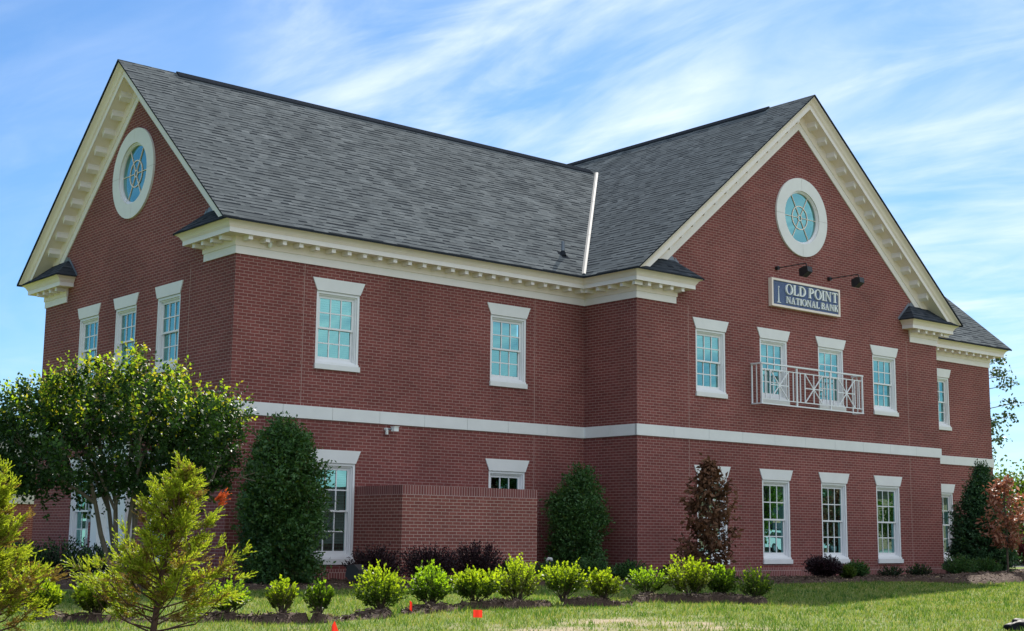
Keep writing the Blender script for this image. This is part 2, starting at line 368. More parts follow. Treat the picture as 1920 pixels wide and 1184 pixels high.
M['grass'] = leafmat('grass_blade', [(0.07, 0.13, 0.022), (0.12, 0.185, 0.03), (0.24, 0.25, 0.085), (0.15, 0.20, 0.035)], 0.4, 0.5)

# ------------------------------------------------------------------ setting : ground
def bare_fn(x, y):
    v = 0
    for px, py, r, s in ((1130,1166,.7,1.0),(1240,1172,.8,1.0),(1050,1182,.9,.9),(1335,1180,.6,.9),(330,1140,1.3,.42),(1440,1180,.5,.7),
                         (560,1183,.6,.4),(1290,1160,.5,.5),(1880,1110,1.6,.28),(1180,1150,.5,.5),(900,1178,.6,.5),(1650,1170,.6,.25),(700,1182,.5,.45),(120,1140,1.0,.35),(1500,1160,1.2,.2)):
        p = gp(px, py)
        v = np.maximum(v, s * np.exp(-(((x - p[0]) / (r * 1.5)) ** 2 + ((y - p[1]) / (r * 0.75)) ** 2)))
    n = (np.sin(x * 3.1 + 1.3 * np.sin(y * 2.3)) + np.sin(y * 4.7 + 1.7 * np.sin(x * 1.9)) + np.sin(x * 7.3 + y * 5.1) + np.sin(x * 11.7 - y * 9.3)) / 8
    n2 = np.sin(x * 17.1 + 2 * np.sin(y * 13.3)) * np.sin(y * 21.7 + 2 * np.sin(x * 9.1))
    return np.clip(v * 1.1 + n * 1.1 + n2 * 0.22 - 0.24, 0, 1)

def groundmat(name, kind):
    mt, t, b = newmat(name); setc(b, (0.1, 0.12, 0.03), 0.95, 0, 0.15)
    g = NN(t, 'ShaderNodeNewGeometry')
    def noise(scale, det=6, ro=0.65):
        no = NN(t, 'ShaderNodeTexNoise'); no.inputs['Scale'].default_value = scale; no.inputs['Detail'].default_value = det; no.inputs['Roughness'].default_value = ro
        L(t, g.outputs['Position'], no.inputs['Vector']); return no
    def ramp(src, stops):
        r = NN(t, 'ShaderNodeValToRGB'); el = r.color_ramp.elements
        while len(el) < len(stops): el.new(0.5)
        for i, (p, c) in enumerate(stops): el[i].position = p; el[i].color = (*c, 1)
        L(t, src, r.inputs[0]); return r
    n1 = noise(1.1); n2 = noise(14, 8, 0.75); n3 = noise(60, 4, 0.7)
    if kind == 'grass':
        r1 = ramp(n2.outputs[0], [(0.3, (0.07, 0.12, 0.022)), (0.5, (0.13, 0.18, 0.035)), (0.7, (0.23, 0.235, 0.075))])
        r2 = ramp(n1.outputs[0], [(0.35, (0.85, 0.95, 0.8)), (0.65, (1.2, 1.1, 1.1))])
        mm = NN(t, 'ShaderNodeMix', data_type='RGBA', blend_type='MULTIPLY'); mm.inputs[0].default_value = 1
        L(t, r1.outputs[0], mm.inputs[6]); L(t, r2.outputs[0], mm.inputs[7])
        at = NN(t, 'ShaderNodeAttribute'); at.attribute_name = 'bare'
        dirt = ramp(n3.outputs[0], [(0.3, (0.26, 0.19, 0.12)), (0.7, (0.46, 0.37, 0.25))])
        mx2 = NN(t, 'ShaderNodeMix', data_type='RGBA'); L(t, at.outputs['Fac'], mx2.inputs[0])
        L(t, mm.outputs[2], mx2.inputs[6]); L(t, dirt.outputs[0], mx2.inputs[7]); L(t, mx2.outputs[2], b.inputs['Base Color'])
    elif kind == 'mulch':
        r1 = ramp(n3.outputs[0], [(0.3, (0.030, 0.018, 0.013)), (0.55, (0.085, 0.055, 0.04)), (0.75, (0.17, 0.115, 0.085))])
        L(t, r1.outputs[0], b.inputs['Base Color'])
    elif kind == 'asphalt':
        r1 = ramp(n3.outputs[0], [(0.3, (0.045, 0.045, 0.047)), (0.7, (0.075, 0.075, 0.075))]); L(t, r1.outputs[0], b.inputs['Base Color'])
    bp = NN(t, 'ShaderNodeBump'); bp.inputs['Strength'].default_value = 0.6; bp.inputs['Distance'].default_value = 0.03
    L(t, n3.outputs[0], bp.inputs['Height']); L(t, bp.outputs[0], b.inputs['Normal'])
    return mt
M['lawn'] = groundmat('lawn', 'grass'); M['mulch'] = groundmat('mulch', 'mulch'); M['asphalt'] = groundmat('asphalt', 'asphalt'); M['concrete'] = plain('bounce_concrete_paving', (0.26, 0.25, 0.24), 0.9, var=0.15, scale=2.0)
M['chip'] = leafmat('mulch_chip', [(0.045, 0.027, 0.02), (0.10, 0.065, 0.048), (0.19, 0.13, 0.10), (0.06, 0.035, 0.028)], 0.0, 0.8)
M['straw'] = leafmat('dry_straw', [(0.3, 0.22, 0.12), (0.42, 0.33, 0.2)], 0.1, 0.8)

b = MB(); b.face([(-700, -700, 0), (900, -700, 0), (900, 1100, 0), (-700, 1100, 0)])
tag(b.build('ground', M['lawn']), kind='structure')
b = MB(); b.face([(30, 6, .004), (160, -14, .004), (160, 60, .004), (30, 60, .004)])
tag(b.build('parking_lot', M['asphalt']), kind='structure')
b = MB(); b.face([(-70, -70, .004), (140, -70, .004), (140, -19.5, .004), (-70, -19.5, .004)])
tag(b.build('road', M['concrete']), kind='structure')  # unseen paving, extended and kept pale to bounce light onto the facade

# lawn sheet with worn patches
xs = np.arange(-16, 34.01, 0.14); ys = np.arange(-19, 0.5, 0.14)
X, Y = np.meshgrid(xs, ys, indexing='ij'); Z = np.full_like(X, 0.004)
idx = np.arange(X.size).reshape(X.shape)
F = np.stack([idx[:-1, :-1], idx[1:, :-1], idx[1:, 1:], idx[:-1, 1:]], -1).reshape(-1, 4)
lawn = npmesh('lawn', np.stack([X, Y, Z], -1).reshape(-1, 3), F, [M['lawn']])
at = lawn.data.attributes.new('bare', 'FLOAT', 'POINT'); at.data.foreach_set('value', bare_fn(X, Y).ravel().astype(np.float32))
tag(lawn, kind='structure')

def inpoly(x, y, poly):
    r = np.zeros(x.shape, bool); n = len(poly); j = n - 1
    for i in range(n):
        xi, yi = poly[i]; xj, yj = poly[j]
        c = ((yi > y) != (yj > y)) & (x < (xj - xi) * (y - yi) / (yj - yi + 1e-12) + xi); r ^= c; j = i
    return r

BED = [(-5.5, 14), (-5.2, 4), (-4.6, 0.2), (-3.3, -1.9), (-1.5, -3.1), (0.6, -3.7), (3, -3.9), (5.1, -3.7), (7.5, -4.2), (9.3, -4.8), (12, -5.0), (14.3, -4.8),
       (15.6, -5.1), (15.9, -6.0), (15.6, -6.6), (16.3, -7.0), (18.0, -6.7), (20.2, -5.9), (22.5, -4.7), (25, -3.6), (29.5, -3), (31, 0.3), (31, 12), (28.2, 12), (28.2, 0.1), (22.3, 0.1), (22.3, -1.7), (9.9, -1.7), (9.9, .1), (0.1, .1), (0.1, 14)]
SHR = {}   # filled below: shrub bases for mulch mounds
shrub_spec = [  # px centre, base y, top y, width px, density, tip share (cut where shade falls), label
    (78, 1166, 1102, 78, 1.0, 1, 'low lime green shrub at the far left, half hidden by the leftmost feathery conifer'),
    (178, 1172, 1094, 84, 1.1, 1, 'lime green shrub behind the left side of the small feathery conifer with red twigs'),
    (424, 1168, 1098, 84, 0.9, 1, 'lime green shrub showing at the right foot of the small feathery conifer with red twigs'),
    (527, 1172, 1097, 54, 0.5, 1, 'thin leggy shrub with sparse yellow green leaves on bare stems'),
    (600, 1172, 1106, 56, 0.42, .5, 'smallest sparse shrub, dull olive, beside the triangular red marker flag'),
    (712, 1160, 1072, 98, 1.6, 1, 'broadest lime green shrub, before the shaded side of the brick enclosure'),
    (808, 1151, 1074, 80, 1.15, 1, 'lime green shrub on a soil mound just right of the thin tilted red flag'),
    (889, 1146, 1076, 92, 1.3, 1, 'lime green shrub right behind the square red marker flag'),
    (970, 1144, 1057, 92, 1.5, 1, 'tall lime green shrub at the right end of the brick enclosure'),
    (1056, 1140, 1065, 82, 1.15, 1, 'lime green shrub in front of the ivy green evergreen in the inner corner'),
    (1131, 1141, 1081, 66, .7, 1, 'small open lime green shrub with a few upright shoots, front of the brick inner corner'),
    (1215, 1132, 1075, 80, 1.0, 1, 'flat topped lime green shrub on a bare stem below the projecting brick corner'),
    (1293, 1134, 1053, 90, 1.6, 1, 'tallest lime green shrub at the right, in front of the dead brown tree'),
    (1355, 1134, 1072, 60, 1.0, .6, 'half lit shrub tucked against the right of the tallest lime green one'),
    (1416, 1137, 1076, 68, 1.1, .12, 'dark green shaded shrub at the right end of the planted row')]  # few bright tips: the shade on this shrub is put into its leaves
MOUNDS = []
for s in shrub_spec:
    p = gp(s[0], s[1] - 3); MOUNDS.append((p[0], p[1], s[3] * depth(p) / FPX * 0.5))

def mulch(name, mask, x0, x1, y0, y1, st, hfn, nchip, seed):
    xs = np.arange(x0, x1, st); ys = np.arange(y0, y1, st)
    X, Y = np.meshgrid(xs, ys, indexing='ij'); ms = mask(X, Y); Zs = hfn(X, Y)
    idx = np.arange(X.size).reshape(X.shape)
    F = np.stack([idx[:-1, :-1], idx[1:, :-1], idx[1:, 1:], idx[:-1, 1:]], -1)
    ok = ms[:-1, :-1] | ms[1:, 1:]; F = F[ok]
    V = np.stack([X, Y, np.where(ms, Zs, 0.003)], -1).reshape(-1, 3)
    rg = np.random.default_rng(seed)
    px = rg.uniform(x0, x1, nchip); py = rg.uniform(y0, y1, nchip); k = mask(px, py); px = px[k]; py = py[k]; n = len(px)
    pz = hfn(px, py) + rg.uniform(0.004, 0.02, n)
    a = rg.normal(size=(n, 3)); a[:, 2] *= 0.35; a /= np.linalg.norm(a, axis=1)[:, None]
    s_ = np.cross(a, rg.normal(size=(n, 3))); s_ /= np.linalg.norm(s_, axis=1)[:, None]
    ln = rg.uniform(0.015, 0.05, n)[:, None]; wd = rg.uniform(0.004, 0.011, n)[:, None]
    P = np.stack([px, py, pz], -1)
    Q = np.stack([P - a * ln - s_ * wd, P + a * ln - s_ * wd, P + a * ln + s_ * wd, P - a * ln + s_ * wd], 1).reshape(-1, 3)
    F2 = np.arange(4 * n).reshape(n, 4) + len(V)
    mi = np.concatenate([np.zeros(len(F), int), np.where(rg.random(n) < 0.07, 2, 1)])
    o = npmesh(name, np.concatenate([V, Q]), np.concatenate([F, F2]), [M['mulch'], M['chip'], M['straw']], mi)
    tag(o, kind='structure'); return o
def bumps(x, y):
    return 0.012 * (np.sin(x * 9 + 2 * np.sin(y * 5)) + np.sin(y * 11 + 2 * np.sin(x * 7)))
def hbed(x, y): return 0.05 + bumps(x, y) + 0.16 * np.exp(-(((x - 18.6) / 2.2) ** 2 + ((y + 5.6) / 1.0) ** 2)) + 0.1 * np.exp(-(((x - 21.0) / 1.2) ** 2 + ((y + 4.6) / 1.0) ** 2))
mulch('mulch_bed', lambda x, y: inpoly(x, y, BED), -6, 31.5, -7.2, 12.5, 0.1, hbed, 60000, 3)
def hrow(x, y):
    h = 0.012 + bumps(x, y) * 0.6
    for mx_, my_, r in MOUNDS: h = h + 0.085 * np.exp(-(((x - mx_) ** 2 + (y - my_) ** 2) / (0.75 * r * 1.5 + .1) ** 2))
    return h
def mrow(x, y):
    d = np.full(np.shape(x), 9.0)
    for (ax_, ay_, r1), (bx_, by_, r2) in zip(MOUNDS[:-1], MOUNDS[1:]):
        ux, uy = bx_ - ax_, by_ - ay_; l2 = ux * ux + uy * uy
        tt = np.clip(((x - ax_) * ux + (y - ay_) * uy) / l2, 0, 1)
        d = np.minimum(d, np.hypot(x - ax_ - tt * ux, y - ay_ - tt * uy))
    e = 0.13 + 0.1 * np.sin(x * 3.3 + y * 2) + 0.06 * np.sin(x * 8.1 - y * 3)
    for mx_, my_, r in MOUNDS: d = np.minimum(d, np.hypot(x - mx_, y - my_) - r * 0.55 + .2)
    return d < e
mulch('planting_strip', mrow, -9.5, 4.5, -13, -8.5, 0.06, hrow, 26000, 4)

# grass blades (one uncountable mass)
rg = np.random.default_rng(11)
def grass():
    n = 420000
    x = rg.uniform(-14, 31, n); y = rg.uniform(-18.5, -2.4, n)
    dp = (x - CAM[0]) * FW[0] + (y - CAM[1]) * FW[1]
    lat = (x - CAM[0]) * RT[0] + (y - CAM[1]) * RT[1]
    keep = (dp > 10.5) & (np.abs(lat) < dp * 0.46 + 2.0) & (rg.random(n) < np.clip((19.0 / np.maximum(dp, 1)) ** 1.5, 0.12, 1))
    x, y, dp = x[keep], y[keep], dp[keep]
    bare = bare_fn(x, y)
    k = ~inpoly(x, y, BED) & ~mrow(x, y) & (rg.random(len(x)) > bare * 0.97)
    x, y, dp = x[k], y[k], dp[k]; n = len(x)
    cl = 0.5 + 0.5 * np.sin(x * 2.3 + 2 * np.sin(y * 1.7)) * np.sin(y * 3.1 + x)
    tuft = (np.sin(x * 5.3 + 3 * np.sin(y * 2.1)) * np.sin(y * 6.1 + 2 * np.sin(x * 3.3)) > 0.72)
    h = rg.uniform(0.022, 0.055, n) * (0.75 + 0.5 * cl) * np.where(tuft, 2.0, 1.0)
    wd = rg.uniform(0.0035, 0.007, n) * np.clip(dp / 17, 1, 2.4)
    ang = rg.uniform(0, 2 * np.pi, n); lean = rg.uniform(0.1, 0.9, n) * h
    la = rg.uniform(0, 2 * np.pi, n)
    P = np.stack([x, y, np.full(n, 0.003)], -1)
    s_ = np.stack([np.cos(ang), np.sin(ang), np.zeros(n)], -1) * wd[:, None]
    T = P + np.stack([np.cos(la) * lean, np.sin(la) * lean, h], -1)
    V = np.stack([P - s_, P + s_, T], 1).reshape(-1, 3)
    pn = np.sin(x * 1.9 + 2.2 * np.sin(y * 1.3 + .5)) * np.sin(y * 2.6 + 1.7 * np.sin(x * .9)) + .5 * np.sin(x * 6.1 + y * 4.3) * np.sin(y * 7.7 - x * 3.1)
    mi = np.where(rg.random(n) < .08 + .42 * np.clip(pn, 0, 1), 1, 0); mi = np.where(rg.random(n) < .07 + .42 * np.clip(-pn - .1, 0, 1), 2, mi); mi = np.where(tuft & (rg.random(n) < .7), 1, mi)
    o = npmesh('grass', V, np.arange(3 * n).reshape(n, 3), [M['grass'], M['grass_dark'], M['grass_dry']], mi)
    tag(o, 'short patchy green lawn grass in front of the brick building', 'grass', kind='stuff')
grass()

# ------------------------------------------------------------------ building dimensions
L1, DW, WW, L2, WD = 9.81, 1.83, 12.57, 28.23, 9.91
XC = L1 + WW / 2; YC = WD / 2
HB0, HB1, HF = 3.40, 3.668, 6.715
HSOF, HCR = 7.06, 7.31
OE, OR = 0.52, 0.61
RM, RW = 12.0, 12.96
SM = (RM - HCR) / (YC + OE); SW = (RW - HCR) / (WW / 2 + OE)
bank = empty('bank_building', (0, 0, 0))
tag(bank, 'large two storey red brick bank with white trim and grey gabled shingle roofs', 'building')

wall = MB()
WIN_W = 1.11
wu = (4.59, 6.17); wl = (0.48, 2.50)
def rect_hole(c, z0, z1): return [(c - WIN_W / 2, z0), (c + WIN_W / 2, z0), (c + WIN_W / 2, z1), (c - WIN_W / 2, z1)]
def circ(c, z, r, n=40): return [(c + r * math.cos(2 * math.pi * k / n), z + r * math.sin(2 * math.pi * k / n)) for k in range(n)]
def facade(outer, holes, fn, recess=0.14):
    loops = [outer] + holes
    flat = [p for lp in loops for p in lp]
    tris = tessellate_polygon([[Vector((p[0], p[1], 0)) for p in lp] for lp in loops])
    for t in tris:
        q = [flat[i] for i in t]
        a = (q[1][0] - q[0][0]) * (q[2][1] - q[0][1]) - (q[1][1] - q[0][1]) * (q[2][0] - q[0][0])
        if abs(a) < 1e-9: continue
        if a < 0: q = q[::-1]
        wall.face([fn(u, 0, z) for u, z in q], 0, q)
    for h in holes:
        n = len(h)
        for i in range(n):
            (u0, z0), (u1, z1) = h[i], h[(i + 1) % n]
            wall.face([fn(u0, 0, z0), fn(u0, recess, z0), fn(u1, recess, z1), fn(u1, 0, z1)], 0, [(u0, z0), (u0 + recess, z0), (u1 + recess, z1), (u1, z1)])
# fn(u, inward d, z)
f_main = lambda u, d, z: (u, 0 + d, z)
f_wing = lambda u, d, z: (u, -DW + d, z)
f_left = lambda u, d, z: (0 + d, WD - u, z)          # u runs left to right seen from outside
f_right = lambda u, d, z: (L2 - d, u, z)
f_wl = lambda u, d, z: (L1 + d, -u, z)               # wing left side, u: 0..DW from back to front
f_wr = lambda u, d, z: (L1 + WW - d, -DW + u, z)
ZT = 7.5
MW = [2.53, 7.34]; RWIN = 25.28
WGW = [XC + k for k in (-3.66, -1.21, 1.21, 3.66)]
LW = [WD - y for y in (7.16, 5.11, 2.94)]
LWL = [WD - y for y in (7.10, 2.90)]
facade([(0, 0), (L1, 0), (L1, ZT), (0, ZT)], [rect_hole(c, *wu) for c in MW] + [rect_hole(c, *wl) for c in MW], f_main)
facade([(L1 + WW, 0), (L2, 0), (L2, ZT), (L1 + WW, ZT)], [rect_hole(RWIN, *wu), rect_hole(RWIN, *wl)], f_main)
def gable(w_, ridge, slope): 
    e = ridge - slope * (w_ / 2) - 0.02
    return [(0, 0), (w_, 0), (w_, e), (w_ / 2, ridge - 0.02), (0, e)]
RCW = (XC + 0.05, 9.645); RCL = (WD - 5.04, 9.36); RR = 0.73
facade([(L1 + u, z) for u, z in gable(WW, RW, SW)], [rect_hole(c, *wu) for c in WGW] + [rect_hole(c, *wl) for c in WGW] + [circ(*RCW, RR)], f_wing)
facade(gable(WD, RM, SM), [rect_hole(c, *wu) for c in LW] + [rect_hole(c, *wl) for c in LWL] + [circ(*RCL, RR)], f_left)
facade(gable(WD, RM, SM), [], f_right)
facade([(0, 0), (DW, 0), (DW, ZT), (0, ZT)], [], f_wl)
facade([(0, 0), (DW, 0), (DW, ZT), (0, ZT)], [], f_wr)
facade([(0, 0), (L2, 0), (L2, ZT), (0, ZT)], [], lambda u, d, z: (L2 - u, WD - d, z))
wall.build('wall', M['brick'], bank)
# brick water table at the foot
wt = MB(); P = 0.022
for a, c in (((-P, -P, 0), (L1, 0.0, .27)), ((L1 - P, -DW - P, 0), (L1 + WW + P, -DW, .27)), ((L1 - P, -DW, 0), (L1, -P, .27)), ((L1 + WW + P, -P, 0), (L2 + P, 0, .27)), ((-P, 0, 0), (0, WD + P, .27)), ((L1 + WW, -DW, 0), (L1 + WW + P, 0, .27))):
    wt.box(a, c)
wt.build('plinth', M['soldier'], bank)
# vertical movement joints
for f, us in ((f_main, (1.66, 8.17)), (f_wing, (11.62, 20.86)), (f_left, (7.95,))):
    for u in us:
        for z0, z1 in ((.28, HB0), (HB1, HF)):
            if f is f_left and z1 > 4: z1 = 6.7
            e = MB(); e.prism([(u - .005, z0), (u + .005, z0), (u + .005, z1), (u - .005, z1)], -0.003, 0.02, f)
            e.build('movement_joint', M['joint'], bank)

# stone string course (per run, with thin joints between stones)
def course(run, n, fn):
    s_ = MB(); u0, u1 = run; st = (u1 - u0) / n
    for k in range(n):
        a, c = u0 + k * st + (0.004 if k else 0), u0 + (k + 1) * st - (0.004 if k < n - 1 else 0)
        s_.prism([(a, HB0), (c, HB0), (c, HB1), (a, HB1)], -0.034, 0.02, fn)
        if k: s_.prism([(a - .008, HB0 + .003), (a, HB0 + .003), (a, HB1 - .003), (a - .008, HB1 - .003)], -0.024, 0.02, fn, 1)
    return s_.build('string_course', [M['stone'], M['dark_joint']], bank)
q = 0.034
course((0, L1 - q), 8, f_main); course((L1 - q, L1 + WW + q), 10, f_wing); course((L1 + WW + q, L2 + q), 5, f_main)
course((q, DW), 2, f_wl); course((-q, WD + q), 8, f_left); course((0, DW), 2, f_wr); course((0, WD), 8, f_right)

# ------------------------------------------------------------------ cornice (mitred sweep)
def sweep(mb, path, prof, mat=0):
    n = len(path); nor = []
    for i in range(n - 1):
        dx_, dy_ = path[i+1][0] - path[i][0], path[i+1][1] - path[i][1]; l = math.hypot(dx_, dy_); nor.append((dy_ / l, -dx_ / l))
    rows = []
    for d, z in prof:
        r = []
        for i in range(n):
            if i == 0: o = nor[0]
            elif i == n - 1: o = nor[-1]
            else:
                a, c = nor[i-1], nor[i]; k = 1 + a[0] * c[0] + a[1] * c[1]; o = ((a[0] + c[0]) / k, (a[1] + c[1]) / k)
            r.append((path[i][0] + o[0] * d, path[i][1] + o[1] * d, z))
        rows.append(r)
    for j in range(len(prof) - 1):
        for i in range(n - 1):
            mb.face([rows[j][i], rows[j][i+1], rows[j+1][i+1], rows[j+1][i]], 1 if j in (0, 1, 2, 7, 8, 9) else 0)  # crown and soffit tinted for warm bounce, outward faces left whiter
PROF = [(0, 6.70), (0.028, 6.70), (0.028, 6.862), (0.034, 6.866), (0.05, 6.866), (0.05, 7.045), (0.065, 7.06), (0.352, 7.06), (0.352, 7.052), (0.362, 7.052), (0.362, 7.150), (0.370, 7.155),
        (0.370, 7.168), (0.382, 7.172), (0.382, 7.186), (0.392, 7.19), (0.402, 7.215), (0.425, 7.245), (0.458, 7.268), (0.485, 7.282), (0.492, 7.288), (0.492, 7.308), (0, 7.308)]
RET = 1.33
front_paths = [[(0.3, RET), (0, RET), (0, 0), (L1, 0), (L1, -DW), (L1 + RET, -DW), (L1 + RET, -DW + .3)],
               [(L1 + WW - RET, -DW + .3), (L1 + WW - RET, -DW), (L1 + WW, -DW), (L1 + WW, 0), (L2, 0), (L2, RET), (L2 - .3, RET)],
               [(0, WD + .01), (0, WD - RET)]]
for pth in front_paths[:2]:
    c = MB(); sweep(c, pth, PROF); c.build('cornice', [M['cream'], M['trim']], bank)
c = MB(); sweep(c, [(0.6, WD), (0, WD), (0, WD - RET), (0.3, WD - RET)], PROF); c.build('cornice', [M['cream'], M['trim']], bank)
# modillion blocks
REST = MB()                                  # the blocks past the hundred that show largest
def modil(mb_, fn, u0, u1, n, own=True):
    for k in range(n):
        mb = MB() if own else mb_
        u = u0 + (u1 - u0) * k / (n - 1) if n > 1 else u0
        mb.prism([(u - .05, 6.965), (u + .05, 6.965), (u + .05, 7.058), (u - .05, 7.058)], -0.30, -0.045, fn)
        mb.prism([(u - .058, 7.036), (u + .058, 7.036), (u + .058, 7.056), (u - .058, 7.056)], -0.31, -0.048, fn)
        if own: mb.build('modillion', M['trim'], bank)
for fn, a, c, n in ((f_main, 0.16, L1 - .36, 24), (f_wing, L1 + .14, L1 + RET - .02, 4), (f_wing, L1 + WW - RET + .02, L1 + WW - .14, 4), (f_wl, .36, DW + .2, 5), (f_main, L1 + WW + .45, L2 - .14, 14),
                    (f_left, WD - RET + .02, WD - .14, 4), (f_left, .14, RET - .02, 4), (f_wr, -.2, DW - .4, 4)):
    modil(REST, fn, a, c, n, fn is not f_wr)

# ------------------------------------------------------------------ roofs
roofT = 0.045
def roofplane(mb, pts, u_ax, origin, thick=roofT):
    a, c, d = [Vector(p) for p in pts[:3]]
    nrm = (c - a).cross(d - a).normalized()
    if nrm.z < 0: pts = pts[::-1]; nrm = -nrm
    U = Vector(u_ax).normalized(); V = nrm.cross(U); V = V if V.z > 0 else -V; O = Vector(origin)
    uv = [((Vector(p) - O).dot(U), (Vector(p) - O).dot(V)) for p in pts]
    mb.face(pts, 0, uv)
    low = [Vector(p) - Vector((0, 0, thick)) for p in pts]
    mb.face([tuple(p) for p in low[::-1]], 1)
    for i in range(len(pts)):
        j = (i + 1) % len(pts); mb.face([pts[i], tuple(low[i]), tuple(low[j]), pts[j]], 1)
zt = 0.012
vx = L1 - OE + (RM - HCR) / SW           # where the wing slope reaches the main ridge
vx2 = 2 * XC - vx
WB = WD + DW
E0 = HCR + zt; R0 = RM + zt; R1 = RW + zt
rf = MB()
roofplane(rf, [(-OR, -OE, E0), (L1 - OE, -OE, E0), (vx, YC, R0), (-OR, YC, R0)], (1, 0, 0), (0, -OE, E0))
rf.build('roof', [M['shingle'], M['ridge']], bank)
rf = MB(); roofplane(rf, [(L1 + WW + OE, -OE, E0), (L2 + OR, -OE, E0), (L2 + OR, YC, R0), (vx2, YC, R0)], (1, 0, 0), (0, -OE, E0)); rf.build('roof', [M['shingle'], M['ridge']], bank)
rf = MB(); roofplane(rf, [(-OR, WD + OE, E0), (L1 - OE, WD + OE, E0), (vx, YC, R0), (-OR, YC, R0)], (1, 0, 0), (0, WD + OE, E0))
roofplane(rf, [(L1 + WW + OE, WD + OE, E0), (L2 + OR, WD + OE, E0), (L2 + OR, YC, R0), (vx2, YC, R0)], (1, 0, 0), (0, WD + OE, E0)); rf.build('roof', [M['shingle'], M['ridge']], bank)
YF = -DW - OR; YB = WB + OR
rf = MB(); roofplane(rf, [(L1 - OE, YF, E0), (XC, YF, R1), (XC, YB, R1), (L1 - OE, YB, E0), (L1 - OE, WD + OE, E0), (vx, YC, R0), (L1 - OE, -OE, E0)], (0, 1, 0), (L1 - OE, 0, E0))
rf.build('roof', [M['shingle'], M['ridge']], bank)
rf = MB(); roofplane(rf, [(L1 + WW + OE, YF, E0), (XC, YF, R1), (XC, YB, R1), (L1 + WW + OE, YB, E0), (L1 + WW + OE, WD + OE, E0), (vx2, YC, R0), (L1 + WW + OE, -OE, E0)], (0, 1, 0), (L1 + WW + OE, 0, E0))
rf.build('roof', [M['shingle'], M['ridge']], bank)
# ridge vents : two sloped strips with a thickness
def ridgecap(p, q_, slope, side):
    mb = MB(); w_ = 0.17; t_ = 0.04
    for s_ in (-1, 1):
        a = Vector(p); c = Vector(q_); off = Vector(side) * s_ * w_ + Vector((0, 0, -slope * w_))
        A = [a + Vector((0, 0, t_)), c + Vector((0, 0, t_)), c + off + Vector((0, 0, t_)), a + off + Vector((0, 0, t_))]
        B = [v - Vector((0, 0, t_ + .005)) for v in A]
        mb.face(A if s_ < 0 else A[::-1]); mb.face([A[3], A[2], B[2], B[3]]); mb.face([A[0], A[3], B[3], B[0]]); mb.face([A[1], A[2], B[2], B[1]])
    return mb.build('ridge_vent', M['ridge'], bank)
ridgecap((0.9, YC, R0), (vx - .3, YC, R0), SM, (0, 1, 0)); ridgecap((vx2 + .3, YC, R0), (L2 - 1, YC, R0), SM, (0, 1, 0))
ridgecap((XC, YF + 1.6, R1), (XC, YB - 1.6, R1), SW, (1, 0, 0))
# bright metal valley flashing, a shallow W profile
va = Vector((L1 - OE + .0, -OE, E0)); vb = Vector((vx, YC, R0)); vd = (vb - va)
n1 = Vector((0, -SM, 1)).normalized(); n2 = Vector((-SW, 0, 1)).normalized()
s1 = vd.cross(n1).normalized(); s2 = vd.cross(n2).normalized()
if s1.x > 0: s1 = -s1
if s2.x < 0: s2 = -s2
fl = MB()
for k in range(3):
    p = va + vd * (0.012 + k * 0.325); q_ = va + vd * (0.012 + (k + 1) * 0.325 - 0.002)
    cr = Vector((0, 0, 0.05))
    e1 = s1 * 0.06 + n1 * 0.006; e2 = s2 * 0.06 + n2 * 0.006
    fl.face([p + e1, p + cr, q_ + cr, q_ + e1]); fl.face([p + cr, p + e2, q_ + e2, q_ + cr])
    fl.face([p + e1, p + e2, p + cr])
fl.build('valley_flashing', M['metal'], bank)

# rake cornices
def rake(fn, mid, half, ridge, slope, own):
    """fn(u, inward d, z); u across the gable."""
    cs = math.cos(math.atan(slope))
    prof = [(0.0, .66), (0.028, .66), (0.028, .50), (0.034, .496), (0.05, .496), (0.05, .275), (0.42, .275), (0.42, .283), (0.43, .283), (0.43, .185), (0.438, .18), (0.438, .167), (0.45, .163), (0.45, .15), (0.462, .145),
            (0.475, .115), (0.50, .085), (0.535, .065), (0.565, .055), (0.575, .05), (0.575, .012)]
    for s_ in (-1, 1):
        mb = MB(); top = []; bot = []
        for d, t_ in prof:
            zt_ = ridge - t_ / cs; top.append(fn(mid, -d, zt_))
            zb = HCR + 0.003 if d > 0.3 else HCR + 0.003
            k = min((zt_ - zb) / slope, half + OE); bot.append(fn(mid + s_ * k, -d, zt_ - slope * k))
        for j in range(len(prof) - 1):
            f = [top[j], bot[j], bot[j+1], top[j+1]]; mb.face(f if s_ > 0 else f[::-1], 1 if j in (0, 1, 2, 6, 7, 8) else 0)  # same split of warm-bounce cream and whiter faces as on the eaves
        # closing edge under shingles
        mb.build('rake_cornice', [M['cream'], M['trim']], bank)
        run = half + OE - 1.0
        n = int(run / 0.42)
        for k in range(n):
            u = (k + 0.9) * 0.42
            mo = MB() if s_ in own else REST
            for (w2, h2, d2) in ((.05, .095, .33), (.058, .022, .345)):
                pts = []
                for dd in (0.045, d2):
                    for du, tt in ((-w2, .274), (w2, .274), (w2, .274 + h2), (-w2, .274 + h2)):
                        z_ = ridge - slope * (u) - tt / cs
                        uu = u + du * 1.0
                        pts.append(fn(mid + s_ * uu, -dd, z_ - slope * du))
                a, c2 = pts[:4], pts[4:]
                mo.face(c2 if s_ > 0 else c2[::-1])
                for i in range(4):
                    j = (i + 1) % 4; mo.face([a[i], a[j], c2[j], c2[i]])
            if mo is not REST: mo.build('modillion', M['trim'], bank)
rake(f_wing, XC, WW / 2, RW, SW, (-1, 1))
rake(f_left, YC, WD / 2, RM, SM, (-1,))
rake(f_right, YC, WD / 2, RM, SM, ())
tag(REST.build('modillion', M['trim'], bank), kind='stuff')
